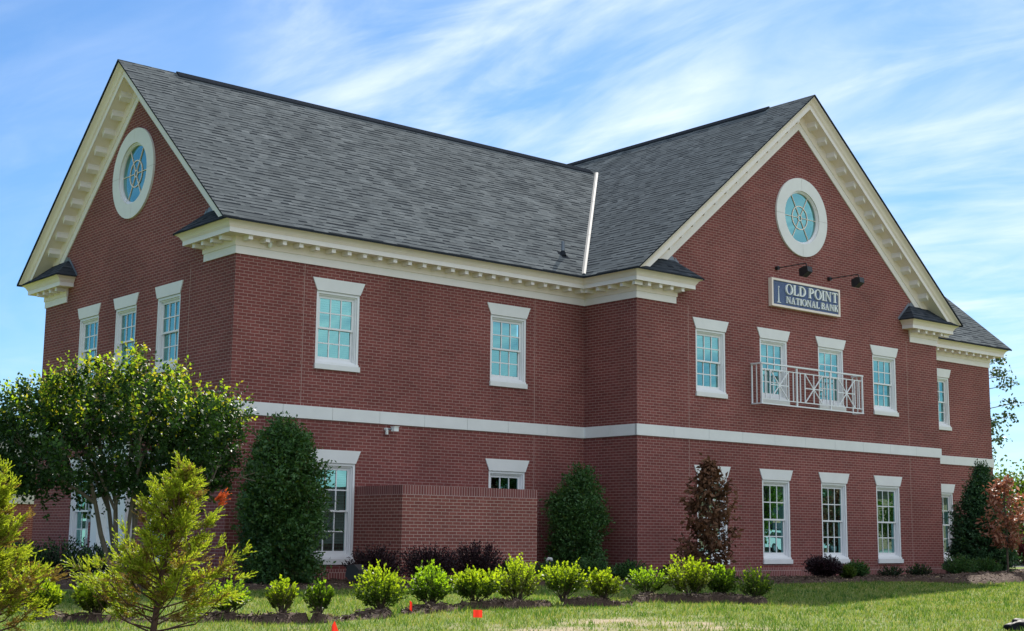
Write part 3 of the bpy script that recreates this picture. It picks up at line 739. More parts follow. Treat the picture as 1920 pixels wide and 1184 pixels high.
# little shingled roofs on the cornice returns
def returnroof(fn, u_in, u_out):
    """u_out: outer eave end, u_in: inner end (hip)"""
    s_ = 1 if u_in > u_out else -1
    e = 0.52; z0 = HCR + 0.006; z1 = z0 + 0.47
    A = fn(u_out, -e, z0); B = fn(u_in + s_ * e, -e, z0); C = fn(u_in + s_ * e, -0.004, z0); D = fn(u_in - s_ * 0.02, -0.004, z1); E_ = fn(u_out + s_ * .56, -0.004, z1)
    mb = MB()
    ln = abs(u_in + s_ * e - u_out); sl = math.hypot(e, z1 - z0)
    mb.face([A, B, D, E_], 0, [(0, 0), (ln, 0), (ln - e, sl), (.56, sl)]); mb.face([B, C, D], 0, [(0, 0), (e, 0), (e, sl)])
    lo = lambda p: (p[0], p[1], p[2] - 0.03)
    mb.face([A, lo(A), lo(B), B], 1); mb.face([B, lo(B), lo(C), C], 1)
    mb.build('return_roof', [M['shingle_dark'], M['ridge']], bank)
    fl = MB(); fl.face([fn(u_out + s_ * .6, -0.012, z1 - .02), fn(u_in + s_ * .02, -0.012, z1 - .02), fn(u_in - s_ * .06, -0.012, z1 + .09), fn(u_out + s_ * .6, -0.012, z1 + .09)])
    fl.face([fn(u_in + s_ * (e * 1.02), -0.013, z0 + .0), fn(u_in + s_ * .02, -0.013, z1 - .02), fn(u_in + s_ * .0, -0.013, z1 + .09), fn(u_in + s_ * (e * 1.14), -0.013, z0 + .03)])
    fl.build('step_flashing', M['galv'], bank)
returnroof(f_wing, L1 + RET, L1 - .5); returnroof(f_wing, L1 + WW - RET, L1 + WW + .5)
returnroof(f_left, RET, -.5); returnroof(f_left, WD - RET, WD + .5); returnroof(f_right, RET, -.5)

# ------------------------------------------------------------------ windows
def win_proto(z0, z1, slats):
    """local: x along the wall, -y outward, origin at opening bottom centre"""
    H = z1 - z0; W = WIN_W / 2
    parts = {}
    fr = MB()
    def ring(x, zb, zt_, wd, y0, y1, wb=None):
        wb = wb or wd
        fr.box((-x, y0, zb), (-x + wd, y1, zt_)); fr.box((x - wd, y0, zb), (x, y1, zt_))
        fr.box((-x + wd, y0, zt_ - wd), (x - wd, y1, zt_)); fr.box((-x + wd, y0, zb), (x - wd, y1, zb + wb))
    ring(W - .002, 0.002, H - .002, 0.055, 0.012, 0.15, 0.05)
    ring(W - .057, 0.052, H - .057, 0.03, 0.05, 0.15, .03)
    ring(W - .087, 0.082, H - .087, 0.018, 0.078, 0.16, .02)
    fr.box((-W - .0, -0.012, 0.0), (W, 0.05, 0.045))
    parts['frame'] = fr
    ix = W - .105; zb = 0.102; ztp = H - .105; mid = (zb + ztp) / 2
    def sash(a, c, y, top):
        s_ = MB(); t_ = .042; y1 = y + .035
        s_.box((-ix, y, a), (-ix + t_, y1, c)); s_.box((ix - t_, y, a), (ix, y1, c))
        bt = .05 if top else .07
        s_.box((-ix + t_, y, a), (ix - t_, y1, a + (.042 if top else bt))); s_.box((-ix + t_, y, c - .042), (ix - t_, y1, c))
        gz0 = a + (.042 if top else bt); gz1 = c - .042; gx = ix - t_
        mw = .013
        for k in (1, 2):
            x = -gx + 2 * gx * k / 3; s_.box((x - mw, y + .004, gz0), (x + mw, y + .028, gz1))
        zz_ = (gz0 + gz1) / 2; s_.box((-gx, y + .006, zz_ - mw), (gx, y + .026, zz_ + mw))
        g = MB(); g.face([(-gx, y + .018, gz0), (gx, y + .018, gz0), (gx, y + .018, gz1), (-gx, y + .018, gz1)])
        return s_, g
    parts['sash'] = [sash(mid - .02, ztp, .090, True), sash(zb, mid + .022, .128, False)]
    li = MB(); fn = lambda u, d, z: (u, d, z)
    li.prism([(-W + .002, H), (W - .002, H), (W + .115, H + .272), (-W - .115, H + .272)], -.022, .10, fn); parts['lintel'] = li
    si = MB(); si.prism([(-W - .02, -.112), (W + .02, -.112), (W + .02, -.002), (-W - .02, -.002)], -.045, .1, fn); parts['sill'] = si
    bl = MB(); n = int((H * slats) / .05)
    for k in range(n):
        z = H - .12 - k * .05; bl.bar((-ix + .02, .215, z), (ix - .02, .215, z), .004, .046)
    parts['blind'] = bl
    return parts
def make_window(parts):
    f = parts['frame'].build('window', M['vinyl'], bank)
    kids = [parts['lintel'].build('lintel', M['stone'], f), parts['sill'].build('sill', M['stone'], f)]
    for s_, g in parts['sash']:
        kids += [s_.build('sash', M['vinyl'], f), g.build('pane', M['glass'], f)]
    if parts['blind'].f: kids.append(parts['blind'].build('blind', M['blind'], f))
    return f, kids
def copy_tree(o, kids):
    c = o.copy(); col.objects.link(c)
    for k in kids:
        d = k.copy(); col.objects.link(d); d.parent = c
        if d.name.startswith('pane'): d.rotation_euler = (random.uniform(-.006, .006), 0, random.uniform(-.006, .006))
    return c
used = {}; random.seed(4)
def window(kind, fn, u, z0, rz):
    if kind not in used:
        used[kind] = make_window(KINDS[kind]); o = used[kind][0]
    else: o = copy_tree(*used[kind])
    p = fn(u, 0, z0); o.location = p; o.rotation_euler = (0, 0, rz); return o
KINDS = {'upper': win_proto(*wu, 0.27), 'lower': win_proto(*wl, 0.8), 'lower_open': win_proto(*wl, 0.0), 'upper_open': win_proto(*wu, 0.0)}
for c in MW: window('upper', f_main, c, wu[0], 0); window('lower' if c < 5 else 'lower_open', f_main, c, wl[0], 0)
window('upper', f_main, RWIN, wu[0], 0); window('lower_open', f_main, RWIN, wl[0], 0)
for i, c in enumerate(WGW): window('upper' if i != 3 else 'upper_open', f_wing, c, wu[0], 0); window('lower_open', f_wing, c, wl[0], 0)
for c in LW: window('upper_open', f_left, c, wu[0], -math.pi / 2)
for c in LWL: window('lower_open', f_left, c, wl[0], -math.pi / 2)

def round_window():
    f = MB(); fn = lambda u, d, z: (u, d, z)
    def annulus(mb, r0, r1, y0, y1, a0=0, a1=2 * math.pi, n=64, mat=0):
        full = a1 - a0 > 6.28
        for k in range(n):
            t0, t1 = a0 + (a1 - a0) * k / n, a0 + (a1 - a0) * (k + 1) / n
            P_ = lambda r, t, y: (r * math.cos(t), y, r * math.sin(t))
            mb.face([P_(r0, t0, y0), P_(r1, t0, y0), P_(r1, t1, y0), P_(r0, t1, y0)], mat)
            mb.face([P_(r1, t0, y0), P_(r1, t0, y1), P_(r1, t1, y1), P_(r1, t1, y0)], mat)
            mb.face([P_(r0, t0, y1), P_(r0, t0, y0), P_(r0, t1, y0), P_(r0, t1, y1)], mat)
        if not full:
            for t in (a0, a1): mb.face([(r0 * math.cos(t), y0, r0 * math.sin(t)), (r1 * math.cos(t), y0, r1 * math.sin(t)), (r1 * math.cos(t), y1, r1 * math.sin(t)), (r0 * math.cos(t), y1, r0 * math.sin(t))], mat)
    for k in range(4): annulus(f, .735, 1.085, -.05, .16, k * math.pi / 2 + .004, (k + 1) * math.pi / 2 - .004, 18)
    annulus(f, .74, 1.08, -.043, .1, 0, 2 * math.pi, 64, 1)
    o = f.build('round_window', [M['stone'], M['dark_joint']], bank)
    fr = MB(); annulus(fr, .708, .735, -.012, .16); annulus(fr, .693, .708, .006, .16); annulus(fr, .678, .693, .020, .16)
    k1 = fr.build('frame', M['vinyl'], o)
    g = MB(); g.face([(.686 * math.cos(2 * math.pi * k / 48), .052, .686 * math.sin(2 * math.pi * k / 48)) for k in range(48)])
    k2 = g.build('pane', M['glass'], o)
    mu = MB(); annulus(mu, .308, .332, .034, .050, n=48); annulus(mu, .064, .086, .034, .050, n=24)
    for k in range(6):
        t = math.pi / 3 * k; c_, s_ = math.cos(t), math.sin(t)
        mu.bar((.085 * c_, .042, .085 * s_), (.682 * c_, .042, .682 * s_), .022, .014)
    k3 = mu.build('muntins', M['cream'], o)
    return o, [k1, k2, k3]
o, kids = round_window(); o.location = f_wing(RCW[0], 0, RCW[1])
o2 = copy_tree(o, kids); o2.location = f_left(RCL[0], 0, RCL[1]); o2.rotation_euler = (0, 0, -math.pi / 2)

# entrance on the left gable wall
dr = MB(); u0, u1 = WD - 5.52, WD - 4.42
dr.box((0, 0, 0), (0, 0, 0)) if False else None
dr.prism([(u0, .12), (u1, .12), (u1, 2.3), (u0, 2.3)], -.03, .06, f_left)
door = dr.build('door', M['white'], bank)
pn = MB()
for a, c in ((u0 + .1, (u0 + u1) / 2 - .06), ((u0 + u1) / 2 + .06, u1 - .1)):
    for z0, z1 in ((.3, .95), (1.1, 1.75), (1.88, 2.2)):
        pn.prism([(a, z0), (c, z0), (c, z1), (a, z1)], -.05, -.028, f_left)
pn.build('door_panel', M['white'], door)
hd = MB(); p = f_left(u1 - .09, -.10, 1.05); hd.tube([f_left(u1 - .09, -.02, 1.05), p], .02, 8); hd.tube([p, f_left(u1 - .2, -.10, 1.05)], .014, 8); hd.build('handle', M['galv'], door)
for a in (WD - 5.86, WD - 4.42):
    ps = MB(); ps.prism([(a, .3), (a + .34, .3), (a + .34, 2.55), (a, 2.55)], -.24, .02, f_left)
    ps.prism([(a - .05, .1), (a + .39, .1), (a + .39, .42), (a - .05, .42)], -.30, .02, f_left)
    ps.prism([(a - .03, .42), (a + .37, .42), (a + .37, .47), (a - .03, .47)], -.27, .02, f_left)
    ps.prism([(a - .04, 2.40), (a + .38, 2.40), (a + .38, 2.55), (a - .04, 2.55)], -.28, .02, f_left)
    ps.build('pilaster', M['white'], bank)
en = MB(); en.prism([(WD - 5.92, 2.55), (WD - 4.02, 2.55), (WD - 4.02, 2.95), (WD - 5.92, 2.95)], -.27, .02, f_left)
en.prism([(WD - 6.0, 2.95), (WD - 3.94, 2.95), (WD - 3.94, 3.06), (WD - 6.0, 3.06)], -.36, .02, f_left); en.build('entablature', M['white'], bank)
st = MB(); st.prism([(WD - 6.1, 0), (WD - 3.85, 0), (WD - 3.85, .1), (WD - 6.1, .1)], -.5, .0, f_left); st.build('doorstep', M['stone'], bank)

# balcony railing, shallow, in front of the two middle windows
bal = empty('balcony_railing', (0, 0, 0), parent=bank)
bx0, bx1 = XC - 2.11, XC + 2.13; by = -DW - .33; bz0, bz1 = 4.42, 5.45
tr_ = MB(); tr_.bar((bx0 - .03, by, bz1), (bx1 + .03, by, bz1), .07, .035)
for x in (bx0, bx1): tr_.bar((x, by + .035, bz1), (x, -DW, bz1), .07, .035)
tr_.build('top_rail', M['railing'], bal)
br_ = MB(); br_.bar((bx0 - .03, by, bz0), (bx1 + .03, by, bz0), .05, .03)
for x in (bx0, bx1): br_.bar((x, by + .025, bz0), (x, -DW, bz0), .05, .03)
br_.build('bottom_rail', M['railing'], bal)
mr_ = MB()
for z in (bz0 + .12, bz1 - .14): mr_.bar((bx0, by, z), (bx1, by, z), .022, .022)
mr_.build('mid_rail', M['railing'], bal)
W3 = (bx1 - bx0) / 3
for k in range(4):
    x = bx0 + k * W3; p = MB(); p.bar((x, by, bz0), (x, by, bz1), .04, .04); p.build('post', M['railing'], bal)
for x in (bx0, bx1):
    p = MB(); p.bar((x, -DW - .012, bz0), (x, -DW - .012, bz1), .04, .024); p.build('post', M['railing'], bal)
    p = MB(); p.bar((x, (by - DW) / 2, bz0), (x, (by - DW) / 2, bz1), .02, .02); p.build('baluster', M['railing'], bal)
z0, z1 = bz0 + .12, bz1 - .14
for k in range(3):
    c = bx0 + (k + .5) * W3
    for x in (c - .56, c + .56, c - .37 - .0, c + .37):
        p = MB(); p.bar((x, by, z0), (x, by, z1), .024, .024); p.build('baluster', M['railing'], bal)
    s_ = MB(); zc = (z0 + z1) / 2
    s_.bar((c, by, z0), (c, by, z1), .024); s_.bar((c - .37, by + .001, zc), (c + .37, by + .001, zc), .024)
    s_.bar((c - .37, by - .001, z0), (c + .37, by - .001, z1), .024); s_.bar((c - .37, by + .002, z1), (c + .37, by + .002, z0), .024)
    s_.build('star_panel', M['railing'], bal)

# ------------------------------------------------------------------ sign
SX0, SX1, SZ0, SZ1 = 14.72, 17.63, 7.055, 7.805; SY = -DW
sign = empty('bank_sign', (SX0, SY, SZ0))
tag(sign, 'navy blue sign with white lettering OLD POINT NATIONAL BANK on the front gable', 'sign')
SWd, SH = SX1 - SX0, SZ1 - SZ0
fs = lambda u, d, z: (u, d, z)
pf = MB()
pf.box((0, -.12, 0), (SWd, -.0, .055)); pf.box((0, -.12, SH - .055), (SWd, 0, SH)); pf.box((0, -.12, .055), (.06, 0, SH - .055)); pf.box((SWd - .06, -.12, .055), (SWd, 0, SH - .055))
pf.build('frame', M['cream'], sign)
pp = MB(); pp.box((.06, -.085, .055), (SWd - .06, -.01, SH - .055)); pp.build('panel', M['navy'], sign)
em = MB(); ex0, ex1, ez0, ez1 = .13, .50, .10, .64
for k in range(-12, 14):
    a = ex0 + k * .04
    pts = []
    x0_, x1_ = a, a + (ez1 - ez0) * 0.7
    z_0, z_1 = ez0, ez1
    if x0_ < ex0: z_0 = ez0 + (ex0 - x0_) / .7; x0_ = ex0
    if x1_ > ex1: z_1 = ez1 - (x1_ - ex1) / .7; x1_ = ex1
    if x1_ - x0_ > .02: em.bar((x0_, -.089, z_0), (x1_, -.089, z_1), .012, .008)
em.bar((ex0, -.090, ez0), (ex0, -.090, ez1), .008, .01); em.bar((ex0, -.090, ez1), (ex1, -.090, ez1), .01, .008); em.bar((ex1, -.090, ez0), (ex1, -.090, ez1), .008, .01)
em.build('emblem_ground', M['navy_light'], sign)
tw = MB(); tw.prism([(.275, .12), (.315, .12), (.302, .50), (.288, .50)], -.105, -.086, fs); tw.prism([(.288, .51), (.302, .51), (.300, .545), (.290, .545)], -.105, -.086, fs)
tw.prism([(.296, .50), (.335, .53), (.305, .56)], -.102, -.088, fs); tw.bar((.22, -.098, .115), (.38, -.098, .115), .014, .014)
tw.build('emblem_tower', M['letter'], sign)
# serif capitals drawn as polygons; unit cap height
def arc(cx, cz, rx, rz, a0, a1, n=14): return [(cx + rx * math.cos(math.radians(a0 + (a1 - a0) * k / n)), cz + rz * math.sin(math.radians(a0 + (a1 - a0) * k / n))) for k in range(n + 1)]
ST, TH, SF = .175, .085, .07
def strip(o_, i_): return [[o_[k], o_[k+1], i_[k+1], i_[k]] for k in range(len(o_) - 1)]
def stem(x, wd=ST, z0=0, z1=1, sb=True, stp=True):
    r = [[(x, z0), (x + wd, z0), (x + wd, z1), (x, z1)]]
    if sb: r.append([(x - .07, z0), (x + wd + .07, z0), (x + wd + .07, z0 + SF), (x - .07, z0 + SF)])
    if stp: r.append([(x - .07, z1 - SF), (x + wd + .07, z1 - SF), (x + wd + .07, z1), (x - .07, z1)])
    return r
def bowl(x, z0, z1, w_):
    zc, rz = (z0 + z1) / 2, (z1 - z0) / 2
    return strip(arc(x, zc, w_, rz, -90, 90), arc(x, zc, w_ - ST, rz - TH, -90, 90))
GL = {
 'O': (.92, strip(arc(.46, .5, .46, .52, 0, 360, 28), arc(.46, .5, .30, .46, 0, 360, 28))),
 'L': (.66, stem(.07) + [[(.07, 0), (.62, 0), (.66, .24), (.60, .24), (.54, SF), (.07, SF)]]),
 'D': (.86, stem(.07) + bowl(.30, 0, 1, .56) + [[(.07, 0), (.32, 0), (.32, TH), (.07, TH)], [(.07, 1 - TH), (.32, 1 - TH), (.32, 1), (.07, 1)]]),
 'P': (.68, stem(.07) + bowl(.30, .45, 1, .36) + [[(.1, .45), (.32, .45), (.32, .45 + TH), (.1, .45 + TH)], [(.1, 1 - TH), (.32, 1 - TH), (.32, 1), (.1, 1)]]),
 'I': (.29, stem(.07)),
 'N': (.90, [[(.12, 0), (.18, 0), (.18, 1), (.12, 1)], [(.03, 0), (.27, 0), (.27, SF), (.03, SF)], [(.03, 1 - SF), (.22, 1 - SF), (.22, 1), (.03, 1)], [(.72, 0), (.78, 0), (.78, 1), (.72, 1)], [(.63, 1 - SF), (.87, 1 - SF), (.87, 1), (.63, 1)], [(.10, 1), (.27, 1), (.78, 0), (.70, 0)]]),
 'T': (.76, stem(.305, sb=True, stp=False) + [[(.03, 1 - TH), (.73, 1 - TH), (.73, 1), (.03, 1)], [(.03, .78), (.07, .78), (.12, 1 - TH), (.03, 1 - TH)], [(.69, .78), (.73, .78), (.73, 1 - TH), (.64, 1 - TH)]]),
 'A': (.86, [[(.10, 0), (.16, 0), (.44, 1), (.40, 1)], [(.58, 0), (.76, 0), (.47, 1.02), (.38, 1.02)], [(.22, .32), (.62, .32), (.60, .37), (.235, .37)], [(.02, 0), (.25, 0), (.25, SF), (.02, SF)], [(.51, 0), (.84, 0), (.84, SF), (.51, SF)]]),
 'B': (.72, stem(.07) + bowl(.30, 0, .53, .40) + bowl(.28, .49, 1, .34) + [[(.1, 0), (.32, 0), (.32, TH), (.1, TH)], [(.1, 1 - TH), (.3, 1 - TH), (.3, 1), (.1, 1)], [(.1, .48), (.32, .48), (.32, .48 + TH), (.1, .48 + TH)]]),
 'K': (.82, stem(.07) + [[(.22, .42), (.28, .36), (.72, .97), (.64, .97)], [(.34, .50), (.62, 0), (.82, 0), (.45, .66)], [(.52, 1 - SF), (.82, 1 - SF), (.82, 1), (.52, 1)]]),
}
def word(text, u0, u1, z0, h):
    tot = sum(GL[c][0] + .1 if c != ' ' else .32 for c in text) - .1; kx = (u1 - u0) / tot; x = u0
    for ch in text:
        if ch == ' ': x += .32 * kx; continue
        wd, polys = GL[ch]; mb = MB()
        for i, pl in enumerate(polys):
            q_ = [(x + a * kx, z0 + c * h) for a, c in pl]
            ar = sum(q_[k][0] * q_[(k+1) % len(q_)][1] - q_[(k+1) % len(q_)][0] * q_[k][1] for k in range(len(q_)))
            if ar < 0: q_ = q_[::-1]
            mb.prism(q_, -.125 - i * .0004, -.086, fs)
        mb.build('letter', M['letter'], sign); x += (wd + .1) * kx
word('OLD POINT', .57, 2.80, .37, .275)
word('NATIONAL BANK', .585, 2.81, .125, .18)

# gooseneck sign lamps
def sign_lamp(x, z, label):
    t = empty('sign_lamp', (x, -DW, z)); tag(t, label, 'lamp', 'floodlights over the bank sign')
    bp_ = MB(); bp_.tube([(0, 0, 0), (0, -.09, 0)], .055, 12); bp_.build('base', M['black'], t)
    ar = MB(); ar.tube([(0, -.06, 0), (.0, -.98, .0), (0, -1.0, -.02), (0, -1.0, -.10)], .014, 6); ar.build('arm', M['black'], t)
    hd_ = MB(); fnh = lambda u, d, zz_: (d, u, zz_)
    hd_.prism([(-1.10, -.10), (-.98, -.09), (-.83, -.14), (-.84, -.33), (-.93, -.36), (-1.12, -.24)], -.10, .10, fnh)
    h = hd_.build('head', M['black'], t)
    gl_ = MB(); gl_.face([(-.08, -.833, -.16), (.08, -.833, -.16), (.08, -.843, -.315), (-.08, -.843, -.315)]); gl_.build('lens', M['lens'], h)
sign_lamp(15.05, 8.10, 'black gooseneck floodlight over the left end of the blue sign, nearest the round window')
sign_lamp(17.28, 8.09, 'black gooseneck floodlight over the right end of the blue sign')

# cameras, vent, meter box
t = empty('security_camera', (3.86, 0, 3.27)); tag(t, 'white wall camera on a bracket under the stone band', 'camera')
c = MB(); c.tube([(-.03, -.0, .02), (-.03, -.07, .02)], .03, 8); c.box((-.055, -.10, -.10), (-.005, -.05, .04)); c.build('bracket', M['white'], t)
c = MB(); c.tube([(-.03, -.08, .02), (.10, -.16, .02)], .018, 8); c.build('arm', M['galv'], t)
c = MB(); c.box((.05, -.24, -.03), (.17, -.12, .065)); c.box((.04, -.26, .066), (.18, -.11, .078)); c.build('body', M['white'], t)
t = empty('dome_camera', (0.72, -.05, 6.95)); tag(t, 'small white dome camera under the eave cornice near the left corner', 'camera')
c = MB(); c.box((-.07, -.12, .06), (.07, 0, .108)); c.build('mount', M['cream'], t)
c = MB(); c.tube([(0, -.07, .06), (0, -.07, .02), (0, -.07, -.03), (0, -.07, -.055)], [.045, .05, .04, .015], 12); c.build('dome', M['white'], t, True)
vp = (9.3, 0.25); vz = E0 + SM * (vp[1] + OE)
t = empty('vent_pipe', (vp[0], vp[1], vz)); tag(t, 'short metal vent pipe standing on the grey roof by the white valley', 'vent')
c = MB(); c.tube([(0, 0, -.05), (0, 0, .34)], .045, 10); c.build('pipe', M['galv'], t)
c = MB(); c.tube([(0, 0, -.02), (0, 0, .10)], [.09, .05], 12); c.face([(-.12, -.13, -.13 * SM + .008), (.12, -.13, -.13 * SM + .008), (.12, .1, .1 * SM + .008), (-.12, .1, .1 * SM + .008)]); c.build('flange', M['ridge'], t)
t = empty('meter_box', (0, 6.15, 1.45)); tag(t, 'small grey electrical box on the brick wall beside the white doorway', 'box')
c = MB(); c.box((-.14, -.14, -.22), (0, .14, .2)); c.build('body', M['grey_box'], t)
c = MB(); c.tube([(-.06, 0, .2), (-.06, 0, .5), (-.02, 0, .6), (.0, 0, .6)], .025, 8); c.build('conduit', M['grey_box'], t)

# brick enclosure
en_o = empty('brick_enclosure', (3.12, 0, 0)); tag(en_o, 'low rectangular brick screen enclosure standing against the front wall', 'wall')
EW, ED, EH = 3.68, 1.70, 2.02
c = MB(); EC = EH - .2
c.box((0, -ED, 0), (EW, -ED + .2, EC)); c.box((0, -ED + .2, 0), (.2, -.004, EC)); c.box((EW - .2, -ED + .2, 0), (EW, -.004, EC)); c.build('wall', M['brick_encl'], en_o)
c = MB(); c.box((-.0, -ED - .0, EC), (EW, -ED + .2, EH)); c.box((0, -ED + .2, EC), (.2, -.004, EH)); c.box((EW - .2, -ED + .2, EC), (EW, -.004, EH)); c.build('coping', M['soldier'], en_o)

# ------------------------------------------------------------------ plants
def noise3(P, seed, f=1.0):
    r = np.random.default_rng(seed); v = 0
    for k in range(6):
        d = r.normal(size=3); d *= f * (0.6 + 0.5 * k) / np.linalg.norm(d); v = v + np.sin(P @ d + r.uniform(0, 6.28)) / (1 + 0.4 * k)
    return v / 2.6
def unit(a): return a / np.maximum(np.linalg.norm(a, axis=-1, keepdims=True), 1e-9)
def leafgeo(P, A, Ln, Wd, rg, fold=0.25, nref=None):
    n = len(P); A = unit(A)
    ref = rg.normal(size=(n, 3)) if nref is None else nref + rg.normal(size=(n, 3)) * .6
    S = unit(np.cross(A, ref)); N = np.cross(S, A)
    Ln = np.broadcast_to(Ln, n)[:, None]; Wd = np.broadcast_to(Wd, n)[:, None]
    mid = P + A * Ln * .5
    V = np.stack([P, mid + S * Wd + N * Wd * fold, P + A * Ln, mid - S * Wd + N * Wd * fold], 1)
    return V.reshape(-1, 3)
def leafmesh(name, chunks, mats, parent):
    """chunks: list of (verts, matindex array)"""
    V = np.concatenate([c_[0] for c_ in chunks]); mi = np.concatenate([c_[1] for c_ in chunks])
    return npmesh(name, V, np.arange(len(V)).reshape(-1, 4), mats, mi, parent)

def shrub(x, y, h, wd, label, seed, dens=1.0, tips=1.0, mats=('abelia', 'abelia_tip'), leaf=.044, cat='shrub', group=None, z=0.02, stems=True, upright=.35, name='shrub', shoots=None, bark='bark', lift=.0):
    rg = np.random.default_rng(seed)
    t = empty(name, (x, y, z)); tag(t, label, cat, group)
    n = shoots or int(112 * dens)
    th = rg.uniform(0, 2 * np.pi, n); ph = np.arccos(np.clip(rg.uniform(-.35, 1, n), -1, 1))
    D = np.stack([np.sin(ph) * np.cos(th), np.sin(ph) * np.sin(th), np.cos(ph)], -1)
    r = .95 + .24 * noise3(D * 3, seed, 1.6) + rg.normal(size=n) * .12
    C = np.array([0, 0, h * (.50 + lift)])
    tip = C + D * r[:, None] * np.array([wd / 2, wd / 2, h * (.48 - lift)])
    tip[:, 2] = np.maximum(tip[:, 2], .06); up_ = rg.random(n) < .3
    tip[:, 2] += np.where(up_ & (D[:, 2] > .3), rg.uniform(0, .12, n) * h, 0)
    base = np.stack([rg.normal(size=n) * wd * .04, rg.normal(size=n) * wd * .04, np.full(n, 0.0)], -1)
    ctrl = base * .35 + tip * .65 + np.array([0, 0, .0]); ctrl[:, :2] *= .8; ctrl[:, 2] = tip[:, 2] * .55
    ch = []
    m_ = 16
    for k in range(m_):
        s_ = .38 + .62 * (k + rg.random(n) * .8) / m_; s1_ = s_[:, None]
        p = (1 - s1_) ** 2 * base + 2 * s1_ * (1 - s1_) * ctrl + s1_ ** 2 * tip
        tg = unit(2 * (1 - s1_) * (ctrl - base) + 2 * s1_ * (tip - ctrl))
        a = unit(rg.normal(size=(n, 3))) * .9 + tg * .6 + D * .45 + np.array([0, 0, upright])
        ln = leaf * rg.uniform(.7, 1.25, n)
        v = leafgeo(p, a, ln, ln * .36, rg)
        istip = (rg.random(n) < np.clip((s_ - .52) * 2.6, 0, 1) * tips * np.clip(.45 + D[:, 2], .1, 1))
        ch.append((v, istip.astype(int)))
    leafmesh('foliage', ch, [M[mats[0]], M[mats[1]]], t)
    if stems:
        sm = MB()
        for i in rg.choice(n, min(n, 26), replace=False):
            q_ = [tuple(base[i]), tuple(.55 * ctrl[i] + .25 * base[i] + .2 * tip[i]), tuple(.9 * tip[i] + .1 * ctrl[i])]
            sm.tube(q_, [.009, .006, .002], 4, cap=False)
        sm.build('stems', M[bark], t)
    return t
for i, (px, by_, ty_, wpx, dens, tips, label) in enumerate(shrub_spec):
    p = gp(px, by_ - 5); k = depth(p) / FPX; h = (by_ - 2 - ty_) * k; wd = wpx * k
    shrub(p[0], p[1], h, wd, label, 100 + i, dens, tips, (('abelia', 'abelia_tip'), ('abelia_olive', 'abelia_tip'), ('abelia', 'abelia_lime'))[(i * 7 + i // 3) % 3], .044 * (1, .86, 1.12)[(i * 5) % 3], group='low shrubs planted in a row', z=.05, upright=.25, lift=.15 if i in (3, 4, 9, 10, 11) else (.03, .08, .0)[i % 3])

def column(x, y, h, fr, label, seed, n, leaf, mats, name='evergreen_tree', cat='tree', z=.03, lean=0, droop=0.1, trunk=True, depth_in=.30, fork=None, group=None):
    """dense evergreen; fr(t)->radius at relative height"""
    rg = np.random.default_rng(seed); t = empty(name, (x, y, z)); tag(t, label, cat, group)
    K = max(60, n // 38)                                 # billowing leaf masses round a dense core
    kt = (np.arange(K) + rg.random(K)) / K; kt = kt ** .85; ka = np.arange(K) * 2.39996 + rg.normal(size=K) * .5
    kR = np.array([fr(v) for v in kt]); kr = (.13 + .20 * rg.random(K)) * (.35 + kR) * 1.0
    kc = np.stack([np.cos(ka), np.sin(ka), np.zeros(K)], -1) * (kR * rg.uniform(.55, 1.02, K) * .92 - kr * .35).clip(0)[:, None]; kc[:, 2] = kt * h * .985
    w_ = kr ** 2; who = rg.choice(K, n, p=w_ / w_.sum())
    U = unit(rg.normal(size=(n, 3)) + np.stack([np.cos(ka), np.sin(ka), np.full(K, .45)], -1)[who] * .9)
    P = kc[who] + U * (kr[who] * (.55 + .5 * rg.random(n) ** .5) * np.where(rg.random(n) < .13, rg.uniform(1.2, 1.75, n), 1.0))[:, None] * np.array([1, 1, 1.25])
    core = rg.random(n) < .22; cu = rg.random(n); cr_ = np.array([fr(v) for v in cu]) * .62 * np.sqrt(rg.random(n)); ca_ = rg.uniform(0, 6.283, n)
    P = np.where(core[:, None], np.stack([np.cos(ca_) * cr_, np.sin(ca_) * cr_, cu * h * .92], -1), P)
    P[:, 2] = np.maximum(P[:, 2], .03); tt = np.clip(P[:, 2] / h, 0, 1)
    D = unit(P * np.array([1, 1, 0]) + 1e-6); nz = noise3(P * 2.2, seed, 2.2)
    if fork is not None: P = fork(P, tt, h, rg)
    m_ = 7; ch = []
    sd_ = unit(D * .9 + np.stack([rg.normal(size=n) * .35, rg.normal(size=n) * .35, rg.uniform(.1, .9, n)], -1))
    shl = leaf * 3.2
    for k in range(m_):
        p = P + sd_ * (shl * (k / m_ - .3))[..., None] if False else P + sd_ * (shl * (k / m_ - .4))
        a = sd_ * .6 + unit(rg.normal(size=(n, 3))) * .9 - np.array([0, 0, droop])
        ln = leaf * rg.uniform(.7, 1.25, n)
        ch.append((leafgeo(p, a, ln, ln * .24, rg), (rg.random(n) < .15 + .1 * nz).astype(int)))
    leafmesh('crown', ch, [M[mats[0]], M[mats[1]]], t)
    if trunk:
        tk = MB(); tk.tube([(0, 0, -.05), (.02, 0, h * .4), (0, .02, h * .9)], [.05, .035, .01], 8)
        for k in range(14):
            a = rg.uniform(0, 6.28); z_ = h * rg.uniform(.08, .85); r = fr(z_ / h) * .7
            tk.tube([(0, 0, z_), (math.cos(a) * r, math.sin(a) * r, z_ + .25 * r)], [.014, .005], 5, cap=False)
        tk.build('trunk', M['bark'], t)
    return t
def prof(pts):
    xs_, ys_ = zip(*pts); return lambda v: float(np.interp(v, xs_, ys_))
column(0.45, -1.45, 3.22, prof([(0, .62), (.1, .78), (.35, .84), (.6, .74), (.8, .55), (.93, .30), (1, .05)]), 'tall dense dark green evergreen shrub beside the lower left front window', 21, 6500, .078, ('holly', 'boxgreen'))
